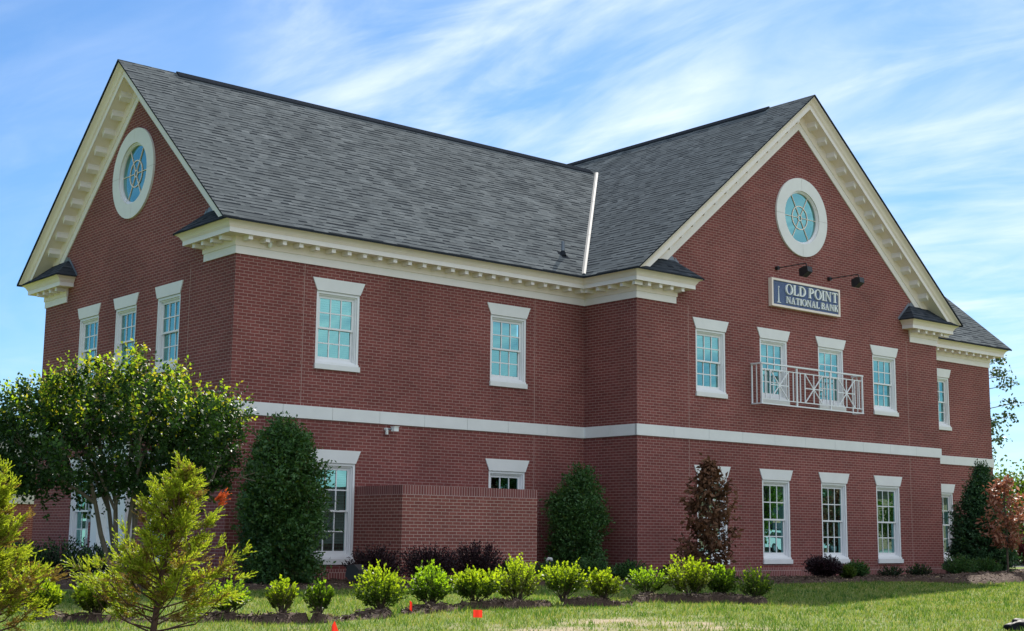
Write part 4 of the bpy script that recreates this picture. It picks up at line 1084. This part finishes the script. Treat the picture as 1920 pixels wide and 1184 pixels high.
def forked(P, tt, h, rg):
    P = P.copy(); up = tt > .5; k = np.clip((tt - .5) * 2, 0, 1)
    left = (rg.random(len(P)) < .33)
    sx = np.where(left, -.40, .10) * k
    P[:, 0] += sx * .76; P[:, 1] += sx * -.64
    P[:, 2] -= np.where(left & up, k * h * .22, 0); return P
column(8.65, -1.0, 2.58, prof([(0, .48), (.15, .60), (.5, .62), (.75, .46), (.92, .28), (1, .05)]), 'forked dark evergreen standing in the inner corner beside the brick projection', 22, 4200, .072, ('holly', 'boxgreen'), fork=forked)
column(23.7, -2.35, 3.2, prof([(0, .7), (.12, .88), (.4, .84), (.62, .62), (.82, .34), (.94, .14), (1, .03)]), 'broad dark green cone shaped evergreen in front of the far right wing', 23, 6000, .082, ('cedar', 'holly'))

# purple and green shrubs along the wall
def wallshrub(px, by_, ty_, wpx, yfix, label, seed, mats, name='shrub', leaf=.04, dens=2.2, group=None, tips=.3, **kw):
    d = pray(px, by_)
    if yfix is None: t_ = -CAM[2] / d[2]
    else: t_ = (yfix - CAM[1]) / d[1]
    p = CAM + d * t_; dpt = depth(p); k = dpt / FPX
    h = CAM[2] + (pray(px, ty_) * (dpt / (pray(px, ty_) @ FW)))[2]
    return shrub(p[0], p[1], h, wpx * k, label, seed, dens, tips, mats, leaf, group=group, name=name, **kw)
PG = 'shrubs along the foot of the wall'
wallshrub(702, 1100, 1026, 104, -2.35, 'dark purple shrub against the shaded left side of the brick enclosure', 40, ('purple', 'purple'), group=PG, dens=4.2)
wallshrub(806, 1098, 1024, 100, -2.75, 'dark purple shrub in front of the middle of the brick enclosure', 41, ('purple', 'purple'), group=PG, dens=4.2)
wallshrub(889, 1098, 1018, 108, -2.7, 'dark purple shrub with one tall spike, in front of the brick enclosure', 42, ('purple', 'purple'), group=PG, dens=4.2)
wallshrub(956, 1092, 1052, 56, -2.6, 'low dark green shrub at the right front corner of the brick enclosure', 43, ('holly', 'dark_hedge'), group=PG)
wallshrub(1026, 1092, 1056, 58, -2.4, 'low dark green shrub beside the small white pipe', 44, ('holly', 'dark_hedge'), group=PG)
wallshrub(1108, 1096, 1046, 74, -2.6, 'round dark green shrub at the foot of the forked evergreen', 45, ('holly', 'dark_hedge'), group=PG)
wallshrub(1180, 1096, 1054, 74, -3.0, 'low dark green shrub below the projecting brick corner', 46, ('holly', 'dark_hedge'), group=PG)
wallshrub(1258, 1092, 1058, 44, -3.6, 'narrow dark shrub just left of the dead brown tree', 47, ('dark_hedge', 'holly'), group=PG)
wallshrub(1543, 1093, 1043, 62, -3.3, 'round dark purple shrub under the third lower window of the front gable', 48, ('purple', 'purple'), group=PG, dens=5)
wallshrub(1606, 1089, 1054, 46, -3.1, 'small round green shrub just right of the round purple one', 49, ('holly', 'boxgreen'), group=PG, dens=2.5)
wallshrub(1589, 1095, 1064, 30, -3.7, 'smallest bright green shrub in front of the small round green one', 50, ('boxgreen', 'abelia'), group=PG, dens=2.0)
wallshrub(1672, 1086, 1063, 46, -3.0, 'thin straggly shrub under the fourth lower window of the front gable', 51, ('dark_hedge', 'boxgreen'), group=PG, dens=.7)
wallshrub(1726, 1087, 1059, 48, -3.0, 'open olive green shrub near the right edge of the front gable', 52, ('dark_hedge', 'boxgreen'), group=PG, dens=.9)
wallshrub(1800, 1080, 1044, 62, -3.4, 'rounded green shrub left of the pair under the cone shaped evergreen', 53, ('holly', 'boxgreen'), group=PG, dens=2.6)
wallshrub(1847, 1082, 1046, 60, -3.7, 'rounded green shrub with yellow tips beside the reddish dying tree', 54, ('holly', 'boxgreen'), group=PG, dens=2.6)
# dark hedge at the left wall
HG = 'dark shrubs below the left wall'
for i, (x, y, h, wd, lb) in enumerate([(-1.6, 8.3, .95, 1.8, 'farthest dark shrub below the left brick wall'), (-1.5, 6.6, .75, 1.7, 'dark low shrub below the leftmost lower window'), (-1.8, 3.6, .8, 1.6, 'dark low shrub right of the white doorway'),
                                        (-1.6, 1.9, .75, 1.5, 'dark low shrub nearest the front left corner of the brick building'), (-2.7, 5.8, .6, 1.5, 'dark spreading shrub in front of the white doorway'), (-3.0, 7.4, .62, 1.6, 'outermost dark spreading shrub on the left')]):
    shrub(x, y, h, wd, lb, 70 + i, 2.6, .3, ('dark_hedge', 'holly'), .05, group=HG)

# crape myrtle
def myrtle(x, y):
    rg = np.random.default_rng(5); t = empty('crape_myrtle', (x, y, .03)); tag(t, 'spreading crape myrtle tree with many bare stems in front of the left wall', 'tree')
    tk = MB(); ends = []
    def grow(p, d, ln, r, lvl):
        pts = [p]; dd = d.copy()
        for k in range(3):
            dd = unit(dd + rg.normal(size=3) * .10 + np.array([0, 0, .04])); p = p + dd * ln / 3; pts.append(p)
        r2 = r * .66; tk.tube([tuple(q_) for q_ in pts], [r, r * .88, r * .77, r2], 6 if lvl < 2 else 4, cap=False)
        if lvl >= 3: ends.append((p, dd)); return
        for _ in range(3 if lvl == 1 else 2 + (lvl == 2)):
            nd = unit(dd + rg.normal(size=3) * (.42 if lvl else .28)); grow(p, nd, ln * (rg.uniform(.5, .72) if lvl < 1 else rg.uniform(.40, .58)), r2, lvl + 1)
    for k in range(9):
        a = 2 * math.pi * k / 9 + rg.uniform(-.2, .2); tl = rg.uniform(.14, .55)
        d = unit(np.array([math.cos(a) * tl, math.sin(a) * tl, 1.0]))
        grow(np.array([math.cos(a) * .09, math.sin(a) * .09, -.03]), d, rg.uniform(1.35, 1.75), rg.uniform(.035, .05), 0)
    tk.build('trunk', M['bark_pale'], t, True)
    ch = []
    # leafy shoots filling an irregular umbrella
    spots = [(60,735),(118,722),(160,712),(200,705),(250,722),(292,690),(315,688),(340,735),(385,740),(440,752),(470,748),(425,790),(378,792),(320,785),(258,775),(185,780),(115,770),(50,785),(15,790),(25,838),(92,832),
             (175,835),(240,838),(300,845),(365,838),(428,835),(412,872),(275,880),(325,884),(70,872),(140,874),(22,862),(200,876),(380,868),(452,772),(88,742),(225,690),(150,745),(290,740)]
    kq = depth((x, y, 2.4)) / FPX; fwh = np.array([FW[0], FW[1]]) / np.hypot(FW[0], FW[1]); rth = np.array([RT[0], RT[1]]) / np.hypot(RT[0], RT[1]); cx_ = 960 + FPX * float((np.array([x, y, 2.4]) - CAM) @ RT) / depth((x, y, 2.4))
    P, lump_top = [], []
    for rep in range(3):
        for (sx, sy) in spots:
            u_ = (sx - 8 - cx_) * kq * (.77 if sx > cx_ else .95) + (rg.normal() * .10 if rep else 0); zc_ = CAM[2] - .38 + (1002 - sy) * kq + (rg.normal() * .08 - .06 if rep else 0)
            edge = math.sqrt(max(0, 1 - (u_ / 2.5) ** 2)); v_ = (-.75, .0, .85)[rep] * 1.5 * edge + rg.normal() * .25
            c_ = np.array([rth[0] * u_ + fwh[0] * v_, rth[1] * u_ + fwh[1] * v_, zc_])
            kk = int(rg.integers(6, 10)); rl = rg.uniform(.15, .27)
            o_ = unit(rg.normal(size=(kk, 3)) + np.array([0, 0, .35])) * (rl * rg.uniform(.3, 1, kk))[:, None]
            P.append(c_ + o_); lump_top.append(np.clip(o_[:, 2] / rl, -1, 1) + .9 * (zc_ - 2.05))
    P = np.concatenate(P); lt_ = np.concatenate(lump_top); C = np.array([0, 0, 2.2]); D = unit(P - C)
    E = np.array([e[0] for e in ends]); E = E[rg.choice(len(E), min(len(E), 150), replace=False)]
    P = np.concatenate([P, E]); D = np.concatenate([D, unit(E - C)]); lt_ = np.concatenate([lt_, np.full(len(E), -1.0)]); n = len(P)
    for s_ in range(5):                                  # 5 shoots per clump
        o_ = P + rg.normal(size=(n, 3)) * .11; d = unit(D * .55 + rg.normal(size=(n, 3)) * .5 + np.array([0, 0, .6])); ln = rg.uniform(.16, .36, n)
        top = (P[:, 2] > 2.0) & (D[:, 2] > -.2); young = (lt_ + rg.normal(size=n) * .25 > .95); ln = ln * np.where(young, 1.15, 1.0)  # top shoots get the bright leaf colour as if sunlit, the rest stay dark
        for k in range(9):
            f = (k + rg.random(n) * .6) / 9
            p = o_ + d * (ln * f)[:, None]
            sd_ = unit(np.cross(d, rg.normal(size=(n, 3))))
            a = sd_ * (.9 if k < 8 else .3) + d * .5
            lf = rg.uniform(.065, .10, n) * (1.05 - .35 * f)
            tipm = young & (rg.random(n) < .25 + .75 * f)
            ch.append((leafgeo(p, a, lf, lf * .30, rg), tipm.astype(int)))
    leafmesh('crown', ch, [M['myrtle'], M['myrtle_sunlit_tip']], t)
myrtle(-3.95, -3.95)

# feathery young conifers in the foreground
def crypto(x, y, h, rad, label, seed, reds=(), dens=1.0, trunk_r=.035, lean=0.0):
    rg = np.random.default_rng(seed); t = empty('young_conifer', (x, y, 0)); tag(t, label, 'conifer', 'young feathery conifers in front')
    tk = MB(); tk.tube([(0, 0, -.05)] + [tuple(np.array([RT[0], RT[1], 0]) * lean * f ** 1.4 + np.array([0, 0, h * f])) for f in (.35, .7, .93)], [trunk_r, trunk_r * .75, trunk_r * .4, .006], 8)
    lx, ly = RT[0] * lean, RT[1] * lean
    axis = lambda z_: np.array([lx * (z_ / h) ** 1.4, ly * (z_ / h) ** 1.4, z_])
    C0, CD, CM, CS = [], [], [], []                      # fans of plumes: base, direction, material, size
    nb = int(52 * dens)
    for i in range(nb):
        u = (i + rg.random()) / nb; z_ = h * (.02 + .93 * u ** 1.15); a = i * 2.4 + rg.uniform(-.6, .6)
        r = rad * ((1 - u) ** 1.0 * 1.08 + .10) * rg.choice([.5, .75, 1.0, 1.2], p=[.25, .3, .3, .15])
        d = unit(np.array([math.cos(a), math.sin(a), rg.uniform(.15, .5) + .5 * u])); p0 = axis(z_); p1 = p0 + d * r * .55; p2 = p0 + unit(d + np.array([0, 0, .28])) * r
        tk.tube([tuple(p0), tuple(p1), tuple(p2)], [.010, .007, .003], 4, cap=False)
        ns = 3 + int(rg.integers(2, 5) * r / rad + 1.5)
        for k in range(ns):
            f = 1 - .70 * k / ns * rg.uniform(.8, 1.1); p = p0 + (p2 - p0) * f + rg.normal(size=3) * .045
            side = unit(np.cross(d, [0, 0, 1])) * rg.choice([-1, 1]) * (0.15 if k == 0 else rg.uniform(.4, 1.0))
            C0.append(p); CD.append(unit(d * .8 + side + np.array([0, 0, rg.uniform(.05, .55)]))); CS.append(rg.uniform(.8, 1.25) * (1.0 - .25 * u))
            CM.append(1 if rg.random() < (.38 if f < .6 else .10) + (.15 if u < .3 else 0) else 0)
    for k in range(6): C0.append(axis(h * (.84 + .026 * k))); CD.append(unit(np.array([rg.normal() * .3, rg.normal() * .3, 1]))); CS.append(.8); CM.append(0)
    for (rx, rz_, ry) in reds:
        for k in range(3): C0.append(np.array([rx, ry, rz_]) + rg.normal(size=3) * .02); CD.append(unit(np.array([rx, ry, .5]) + rg.normal(size=3) * .3)); CM.append(2); CS.append(.75)
    C0 = np.array(C0); CD = unit(np.array(CD)); CM = np.array(CM); CS = np.array(CS); n = len(C0); ch = []
    S1 = unit(np.cross(CD, rg.normal(size=(n, 3)) * .5 + np.array([0, 0, 1.0]))); N1 = np.cross(S1, CD)
    for q_ in range(9):                                  # plumes of one fan spread in a loose plane
        an = (q_ - 4) * .21 + rg.normal(size=n) * .12
        d = unit(CD * np.cos(an)[:, None] + S1 * np.sin(an)[:, None] + N1 * (rg.normal(size=n) * .22)[:, None])
        st_ = C0 - CD * (.05 * CS)[:, None] + CD * (rg.uniform(-.03, .05, n) * CS)[:, None]; ln = rg.uniform(.12, .22, n) * CS * (1 - .35 * np.abs(an))
        for j in range(13):
            f = j / 13; p = st_ + d * (ln * f)[:, None]
            pr_ = unit(np.cross(d, rg.normal(size=(n, 3))))
            a = d * (1.1 + .9 * f) + pr_ * .62 + np.array([0, 0, .12])
            l_ = rg.uniform(.030, .055, n) * (1 - .4 * f) * CS
            mi_ = np.where((CM == 0) & (f < .25) & (rg.random(n) < .35), 1, CM)
            ch.append((leafgeo(p, a, l_, np.full(n, .0060), rg, 0), mi_))
    leafmesh('foliage', ch, [M['crypto'], M['crypto_old'], M['crypto_dead']], t)
    tk.build('trunk', M['bark_red'], t)
pA = CAM + pray(284, 1204) * (13.4 / FPX)
crypto(pA[0], pA[1], 1.62, .80, 'small feathery yellow green conifer with a red twig tip in front of the crape myrtle', 31, [(.60 * RT[0] - .06, 1.30, .60 * RT[1] - .08)], 1.35, lean=.28)
pB = CAM + pray(-30, 1204) * (13.1 / FPX)
crypto(pB[0], pB[1], 1.52, .64, 'feathery yellow green conifer cut by the left edge of the photo', 32, [], 1.4)

# dead and dying small trees
def leaftree(x, y, h, wd, label, seed, mat, n, leaf, z=.03, droop=.6, low=.18, group=None, name='small_tree', pf=None):
    rg = np.random.default_rng(seed); t = empty(name, (x, y, z)); tag(t, label, 'tree', group)
    tk = MB(); tk.tube([(0, 0, -.05), (.015, 0, h * .4), (-.01, .01, h * .75), (0, 0, h * .97)], [.03, .024, .014, .004], 7)
    ch = []; pf = pf or prof([(0, .3), (.2, .8), (.5, 1), (.8, .7), (1, .12)])
    for i in range(n):
        u = low + (1 - low) * (i + rg.random()) / n; a = rg.uniform(0, 6.28); r = wd / 2 * pf((u - low) / (1 - low)) * rg.uniform(.45, 1.15)
        z0_ = max(h * u - .45 * r, .1); p0 = np.array([0, 0, z0_]); p1 = np.array([math.cos(a) * r, math.sin(a) * r, h * u])
        tk.tube([tuple(p0), tuple((p0 + p1) / 2 + np.array([0, 0, -.03])), tuple(p1)], [.009, .006, .003], 4, cap=False)
        m_ = 22; f = rg.uniform(.35, 1.05, m_)[:, None]; P = p0 + (p1 - p0) * f + rg.normal(size=(m_, 3)) * .05
        A = unit(rg.normal(size=(m_, 3))) + unit(p1 - p0) * .4 - np.array([0, 0, droop]); ln = leaf * rg.uniform(.6, 1.3, m_)
        ch.append((leafgeo(P, A, ln, ln * .23, rg, .5), np.zeros(m_, int)))
    leafmesh('crown', ch, [M[mat]], t); tk.build('trunk', M['bark'], t)
_p = CAM + pray(1330, 1090) * ((-3.75 - CAM[1]) / pray(1330, 1090)[1])
leaftree(_p[0], -3.75, 2.70, 1.42, 'dead small tree with brown curled leaves in front of the front gable', 61, 'dead_leaf', 125, .145, low=.1, pf=prof([(0, .75), (.15, .9), (.4, .85), (.6, .95), (.8, .6), (1, .12)]))
leaftree(21.3, -4.5, 2.55, 1.65, 'dying reddish brown small tree on the mulch mound at the right edge', 62, 'red_leaf', 60, .14, z=.12, low=.3, droop=.2)

# ------------------------------------------------------------------ far things
def broadtree(x, y, h, crown, label, seed, mat, ncl, leaf, base=.3, group=None, trunk_r=.18, sparse=0.0, name='broadleaf_tree', tight=.075, per=26):
    rg = np.random.default_rng(seed); t = empty(name, (x, y, 0)); tag(t, label, 'tree', group)
    zc = h * (base + (1 - base) / 2); rz = h * (1 - base) / 2; rx = crown / 2
    D = unit(rg.normal(size=(ncl, 3))); rr = rg.uniform(.25, 1, ncl) ** .45 * (1 + .25 * noise3(D * 2.5, seed, 1.8))
    P = np.array([0, 0, zc]) + D * rr[:, None] * np.array([rx, rx, rz])
    if sparse: P = P[rg.random(ncl) > sparse]
    n = len(P); ch = []; m_ = per; cs_ = crown * tight
    for k in range(m_):
        p = P + rg.normal(size=(n, 3)) * cs_ * np.array([1, 1, .6]); ln = leaf * rg.uniform(.6, 1.3, n)
        ch.append((leafgeo(p, rg.normal(size=(n, 3)), ln, ln * .33, rg), np.zeros(n, int)))
    leafmesh('crown', ch, [M[mat]], t)
    tk = MB(); tk.tube([(0, 0, -.1), (.05, 0, h * .4), (0, .05, h * .85)], [trunk_r, trunk_r * .7, trunk_r * .15], 8)
    for i in rg.choice(n, min(n, 40), replace=False):
        q_ = P[i]; z0_ = max(q_[2] - np.hypot(q_[0], q_[1]) * .8, h * .15); tk.tube([(0, 0, min(z0_, h * .8)), tuple(q_ * np.array([.5, .5, 1]) + np.array([0, 0, -.2])), tuple(q_)], [trunk_r * .28, trunk_r * .16, .02], 4, cap=False)
    tk.build('trunk', M['bark'], t); return t
def far(px, dist): 
    p = CAM + pray(px, 1006) * (dist / FPX); return p[0], p[1]
x, y = far(1912, 64); broadtree(x, y, 4.3, 5.0, 'bright green round tree at the right edge beyond the dying reddish tree', 81, 'spring', 300, .17, .06)
x, y = far(1828, 74); broadtree(x, y, 11.5, 5.2, 'tall loose branched tree peeping out from behind the right end of the building', 82, 'pine', 42, .19, .36, tight=.05, per=70)
x, y = far(1912, 60); shrub(x, y, 1.25, 2.4, 'dull red leaved shrub low at the right edge behind the dying tree', 83, 3, .5, ('maple', 'maple'), .12)
x, y = far(8, 92); broadtree(x, y, 9.2, 6.0, 'pale wispy tree at the far left edge rising above the low building', 84, 'pine', 130, .30, .25, sparse=.3)
x, y = far(48, 100); broadtree(x, y, 7.6, 3.4, 'small far tree between the left edge and the brick gable', 85, 'pine', 90, .30, .3, sparse=.2)
x, y = far(28, 60); broadtree(x, y, 3.3, 5.0, 'bright green far tree seen under the crape myrtle at the left', 86, 'spring', 160, .2, .1)
# pale low building far at the left
M['tan'] = plain('pale_stucco', (0.42, 0.40, 0.37), 0.85); M['farwhite'] = plain('white_block', (0.62, 0.62, 0.6), 0.8)
M['cardark'] = plain('dark_glass', (0.02, 0.025, 0.03), 0.1, spec=0.7)
fb = empty('far_building', (0, 0, 0)); tag(fb, 'pale flat roofed building far behind at the left edge', 'building')
x0_, y0_ = far(-60, 84); x1_, y1_ = far(120, 92)
du = Vector((x1_ - x0_, y1_ - y0_, 0)); ln_ = du.length; du.normalize(); dn = Vector((-du.y, du.x, 0))
fb.location = (x0_, y0_, 0); fb.rotation_euler = (0, 0, math.atan2(du.y, du.x))
c = MB(); c.box((0, 0, 0), (ln_, 9, 6.9)); c.build('wall', M['tan'], fb)
c = MB(); c.box((-.3, -.3, 6.9), (ln_ + .3, 9.3, 7.3)); c.build('roof', M['grey_box'], fb)
for k in range(3):
    u_ = ln_ * (.15 + .3 * k); c = MB(); c.box((u_, -.04, 4.2), (u_ + 1.1, .02, 5.6)); wdo = c.build('window', M['cardark'], fb)
    c = MB(); c.box((u_ - .06, -.07, 4.08), (u_ + 1.16, .0, 4.19)); c.build('sill', M['farwhite'], wdo)
x0_, y0_ = far(-30, 46); x1_, y1_ = far(110, 48)
lw = empty('garden_wall', (x0_, y0_, 0), math.atan2(y1_ - y0_, x1_ - x0_)); tag(lw, 'low brick wall with a pale coping behind the leftmost conifer', 'wall')
ln_ = math.hypot(x1_ - x0_, y1_ - y0_)
c = MB(); c.box((0, 0, 0), (ln_, .25, 1.9)); c.build('wall', M['brick'], lw)
c = MB(); c.box((-.05, -.05, 1.9), (ln_ + .05, .3, 2.2)); c.build('coping', M['farwhite'], lw)

M['carwhite'] = plain('white_car_paint', (0.72, 0.74, 0.78), 0.2, spec=0.6, var=0.02)
M['tyre'] = plain('tyre_rubber', (0.02, 0.02, 0.02), 0.8)
M['brake'] = plain('red_lamp', (0.4, 0.02, 0.02), 0.3)
def car(x, y, rz, label, van=False):
    t = empty('parked_car', (x, y, 0), rz); tag(t, label, 'car', 'cars parked beyond the building')
    fnc = lambda u, d, z: (u, d, z)
    H = 1.95 if van else 1.46
    b_ = MB()
    b_.prism([(-2.2, .35), (2.2, .35), (2.25, .62), (2.1, .86), (1.1, .95), (-2.15, 1.0), (-2.25, .7)], -.88, .88, fnc)
    b_.prism([(1.05, .94), (.45, H - .05), (.25, H), (-1.5 if not van else -2.1, H), (-2.1 if not van else -2.15, .99)], -.76, .76, fnc)
    bo = b_.build('body', M['carwhite'], t)
    for s_ in (-1, 1):
        wn = MB(); wn.prism([(.90, 1.0), (.42, H - .12), (-1.4, H - .12), (-1.85, 1.02)], s_ * .765, s_ * .775, fnc); wn.build('window', M['cardark'], t)
        lt_ = MB(); lt_.box((2.1, s_ * .62 - .18, .62), (2.26, s_ * .62 + .18, .78)); lt_.build('headlight', M['lens'], t)
        lt_ = MB(); lt_.box((-2.27, s_ * .66 - .14, .72), (-2.12, s_ * .66 + .14, .90)); lt_.build('tail_light', M['brake'], t)
        for ux in (-1.35, 1.4):
            wh = MB(); wh.tube([(ux, s_ * .70, .33), (ux, s_ * .90, .33)], .33, 18); wh_ = wh.build('wheel', M['tyre'], t)
            hb = MB(); hb.tube([(ux, s_ * .88, .33), (ux, s_ * .912, .33)], .20, 14); hb.build('rim', M['galv'], wh_)
    ws = MB(); ws.face([(1.06, -.68, .99), (1.06, .68, .99), (.50, .66, H - .10), (.50, -.66, H - .10)]); ws.build('windscreen', M['cardark'], t)
x, y = far(1902, 70); car(x, y, .5, 'white parked car glimpsed low behind the dying reddish tree')
x, y = far(1882, 84); car(x, y, 1.9, 'white parked van glimpsed through the crown of the dying reddish tree', True)
# what the panes mirror: trees, a brown brick house and cars across the road
bb = empty('brick_house', (46, -46, 0), math.radians(8)); tag(bb, 'brown brick house across the road, mirrored in the lower window panes', 'house')
M['tanbrick'] = brickmat('brown_brick', (0.36, 0.19, 0.11), (0.44, 0.25, 0.15), (0.45, 0.36, 0.28))
c = MB(); c.box((0, 0, 0), (34, 10, 4.3)); c.build('wall', M['tanbrick'], bb)
c = MB(); c.face([(-.6, -.6, 4.31), (34.6, -.6, 4.31), (34.6, 5, 7.4), (-.6, 5, 7.4)]); c.face([(34.6, 10.6, 4.31), (-.6, 10.6, 4.31), (-.6, 5, 7.4), (34.6, 5, 7.4)]); c.face([(34.6, -.6, 4.31), (34.6, 10.6, 4.31), (34.6, 5, 7.4)]); c.face([(-.6, 10.6, 4.31), (-.6, -.6, 4.31), (-.6, 5, 7.4)])
c.build('roof', M['ridge'], bb)
for k in range(5):
    c = MB(); c.box((3 + 6.4 * k, 9.98, 1.1), (4.6 + 6.4 * k, 10.05, 2.8)); wdo = c.build('window', M['cardark'], bb)
    c = MB(); c.box((2.9 + 6.4 * k, 9.99, 1.0), (4.7 + 6.4 * k, 10.12, 1.09)); c.build('sill', M['farwhite'], wdo)
RG = 'trees across the road'
for i, (x, y, h, cr, mt, lb) in enumerate([(46.5, -29, 4.6, 2.6, 'spring', 'bright green tree across the road, mirrored in the left lower gable panes'), (55, -31, 3.6, 3.0, 'pine', 'dark slim tree across the road before the brown house'), (62.5, -30, 3.4, 3.6, 'spring', 'round bright tree across the road, mirrored in the right lower gable panes'),
                                         (27, -29, 5.4, 5.0, 'pine', 'dull green tree across the road opposite the brick enclosure'), (13, -32, 5.0, 5.0, 'spring', 'bright tree across the road opposite the tall evergreen'), (-13, 37, 5.4, 5.0, 'spring', 'bright tree beyond the left side of the building, mirrored in the door side panes'),
                                         (-20, 44, 6.2, 6.0, 'pine', 'dull tree farther out beyond the left side of the building'), (-27, 34, 5.0, 5.0, 'spring', 'outermost bright tree beyond the left side of the building')]):
    broadtree(x, y, h, cr, lb, 90 + i, mt, 130, .2, .12, group=RG)
car(51, -30.5, .1, 'white car across the road under the trees, mirrored in the gable panes'); car(57.5, -33.8, .1, 'white van across the road before the brown house', True)
car(-10, 31, 1.2, 'white car beyond the left side of the building, mirrored in the door side panes')

# ------------------------------------------------------------------ small things on the lawn
FG = 'red marker flags'
def flag(px, by_, ty_, wpx, label, seed, tri=False, edge=False):
    p = gp(px, by_ + 8); k = depth(p) / FPX; t = empty('marker_flag', (p[0], p[1], 0)); tag(t, label, 'flag', FG)
    hz = (by_ + 8 - ty_) * k; fh = (by_ - ty_) * k; wd = wpx * k
    c = MB(); c.tube([(0, 0, -.02), (.006, 0, hz)], .0025, 5); c.build('wire', M['wire'], t)
    R = Vector(RT) * (1 if not edge else 1); R.z = 0; R.normalize(); N = Vector((R.y, -R.x, 0))
    if edge: R = (R * .45 + N * .9).normalized(); wd *= 2.0
    g = MB(); nx = 6
    for i in range(nx):
        a, b2 = i / nx, (i + 1) / nx
        w_ = lambda s_: R * (wd * s_) + N * (.018 * math.sin(s_ * 5 + seed))
        z0a, z0b = (hz - fh, hz - fh) if not tri else (hz - fh * 1.0, hz - fh)
        z1a, z1b = (hz, hz) if not tri else (hz - fh * .92 * abs(2 * a - .75) * .75, hz - fh * .92 * abs(2 * b2 - .75) * .75)
        dz = lambda s_: -.18 * fh * s_ * (1 if edge else .25)
        g.face([tuple(w_(a) + Vector((0, 0, z0a + dz(a)))), tuple(w_(b2) + Vector((0, 0, z0b + dz(b2)))), tuple(w_(b2) + Vector((0, 0, z1b + dz(b2)))), tuple(w_(a) + Vector((0, 0, z1a + dz(a))))])
    g.build('pennant', M['flag'], t, True)
flag(887, 1158, 1144, 17, 'square red marker flag in front of the shrub row', 1)
flag(768, 1144, 1127, 6, 'thin tilted red marker flag seen nearly edge on between two lime green shrubs', 2, edge=True)
flag(621, 1186, 1164, 14, 'triangular red marker flag at the bottom edge beside the smallest shrub', 3, tri=True)
flag(286, 1150, 1134, 12, 'red marker flag seen through the lower twigs of the small feathery conifer', 4)

def floodlight(x, y, rz, label):
    t = empty('ground_floodlight', (x, y, .03), rz); tag(t, label, 'floodlight', 'floodlights in the mulch bed')
    c = MB(); c.tube([(0, 0, 0), (0, 0, .14)], .02, 8); c.tube([(0, 0, -.02), (0, 0, .03)], .05, 10); c.build('stake', M['black'], t)
    fnh = lambda u, d, z: (u, d, z)
    c = MB(); c.prism([(-.13, .16), (.06, .12), (.16, .20), (.12, .40), (-.02, .42), (-.13, .32)], -.16, .16, fnh); h = c.build('housing', M['black'], t)
    c = MB(); c.face([(.167, -.13, .215), (.167, .13, .215), (.127, .13, .385), (.127, -.13, .385)]); c.build('lens', M['lens'], h)
p = CAM + pray(668, 1100) * (26.3 / FPX); floodlight(p[0], p[1], math.radians(120), 'black ground floodlight beside the leftmost purple shrub')
p = CAM + pray(1778, 1082) * (40.0 / FPX); floodlight(p[0], p[1], math.radians(-60), 'black ground floodlight at the right corner of the front gable')
p = CAM + pray(1566, 1086) * (36.5 / FPX); floodlight(p[0], p[1], math.radians(80), 'grey ground floodlight between the round purple and green shrubs')
p = CAM + pray(1025, 1074) * (31.8 / FPX)
t = empty('utility_pipe', (p[0], p[1], .03)); tag(t, 'small white bent pipe rising by the wall right of the brick enclosure', 'pipe')
c = MB(); c.tube([(0, 0, 0), (0, 0, .42), (.03, -.03, .48), (.08, -.06, .47), (.09, -.07, .42)], .035, 10); c.build('pipe', M['farwhite'], t, True)
c = MB(); c.tube([(0, 0, .3), (0, 0, .34)], .05, 10); c.build('collar', M['galv'], t)
# crumpled black plastic at the right bottom corner
p = gp(1962, 1184)
def plasticbag(p):
    rg = np.random.default_rng(8); n1_, n2_ = 44, 22; V = []; F_ = []
    for i in range(n1_ + 1):
        for j in range(n2_ + 1):
            u = i / n1_; v = j / n2_ * math.pi
            x_ = (u - .5) * .95; r = .10 * (1 - abs(2 * u - 1) ** 5) + .003
            q_ = np.array([x_, math.cos(v) * r * 2.0, math.sin(v) * r * 1.25])
            w_ = noise3(q_[None] * np.array([9, 14, 14]), 3, 2.2)[0]; w2 = noise3(q_[None] * np.array([24, 30, 30]), 4, 2.0)[0]
            q_ = q_ * (1 + .2 * w_ + .09 * w2); V.append(q_)
    for i in range(n1_):
        for j in range(n2_):
            a = i * (n2_ + 1) + j; F_.append((a, a + 1, a + n2_ + 2, a + n2_ + 1))
    o = npmesh('plastic_sack', V, F_, [M['plastic']], None, None, (p[0], p[1], .005)); o.rotation_euler = (0, 0, math.atan2(RT[1], RT[0]) + .15)
    o.data.polygons.foreach_set('use_smooth', [True] * len(o.data.polygons))
    tag(o, 'crumpled black plastic sack lying on the grass at the bottom right corner', 'sack')
plasticbag(p)
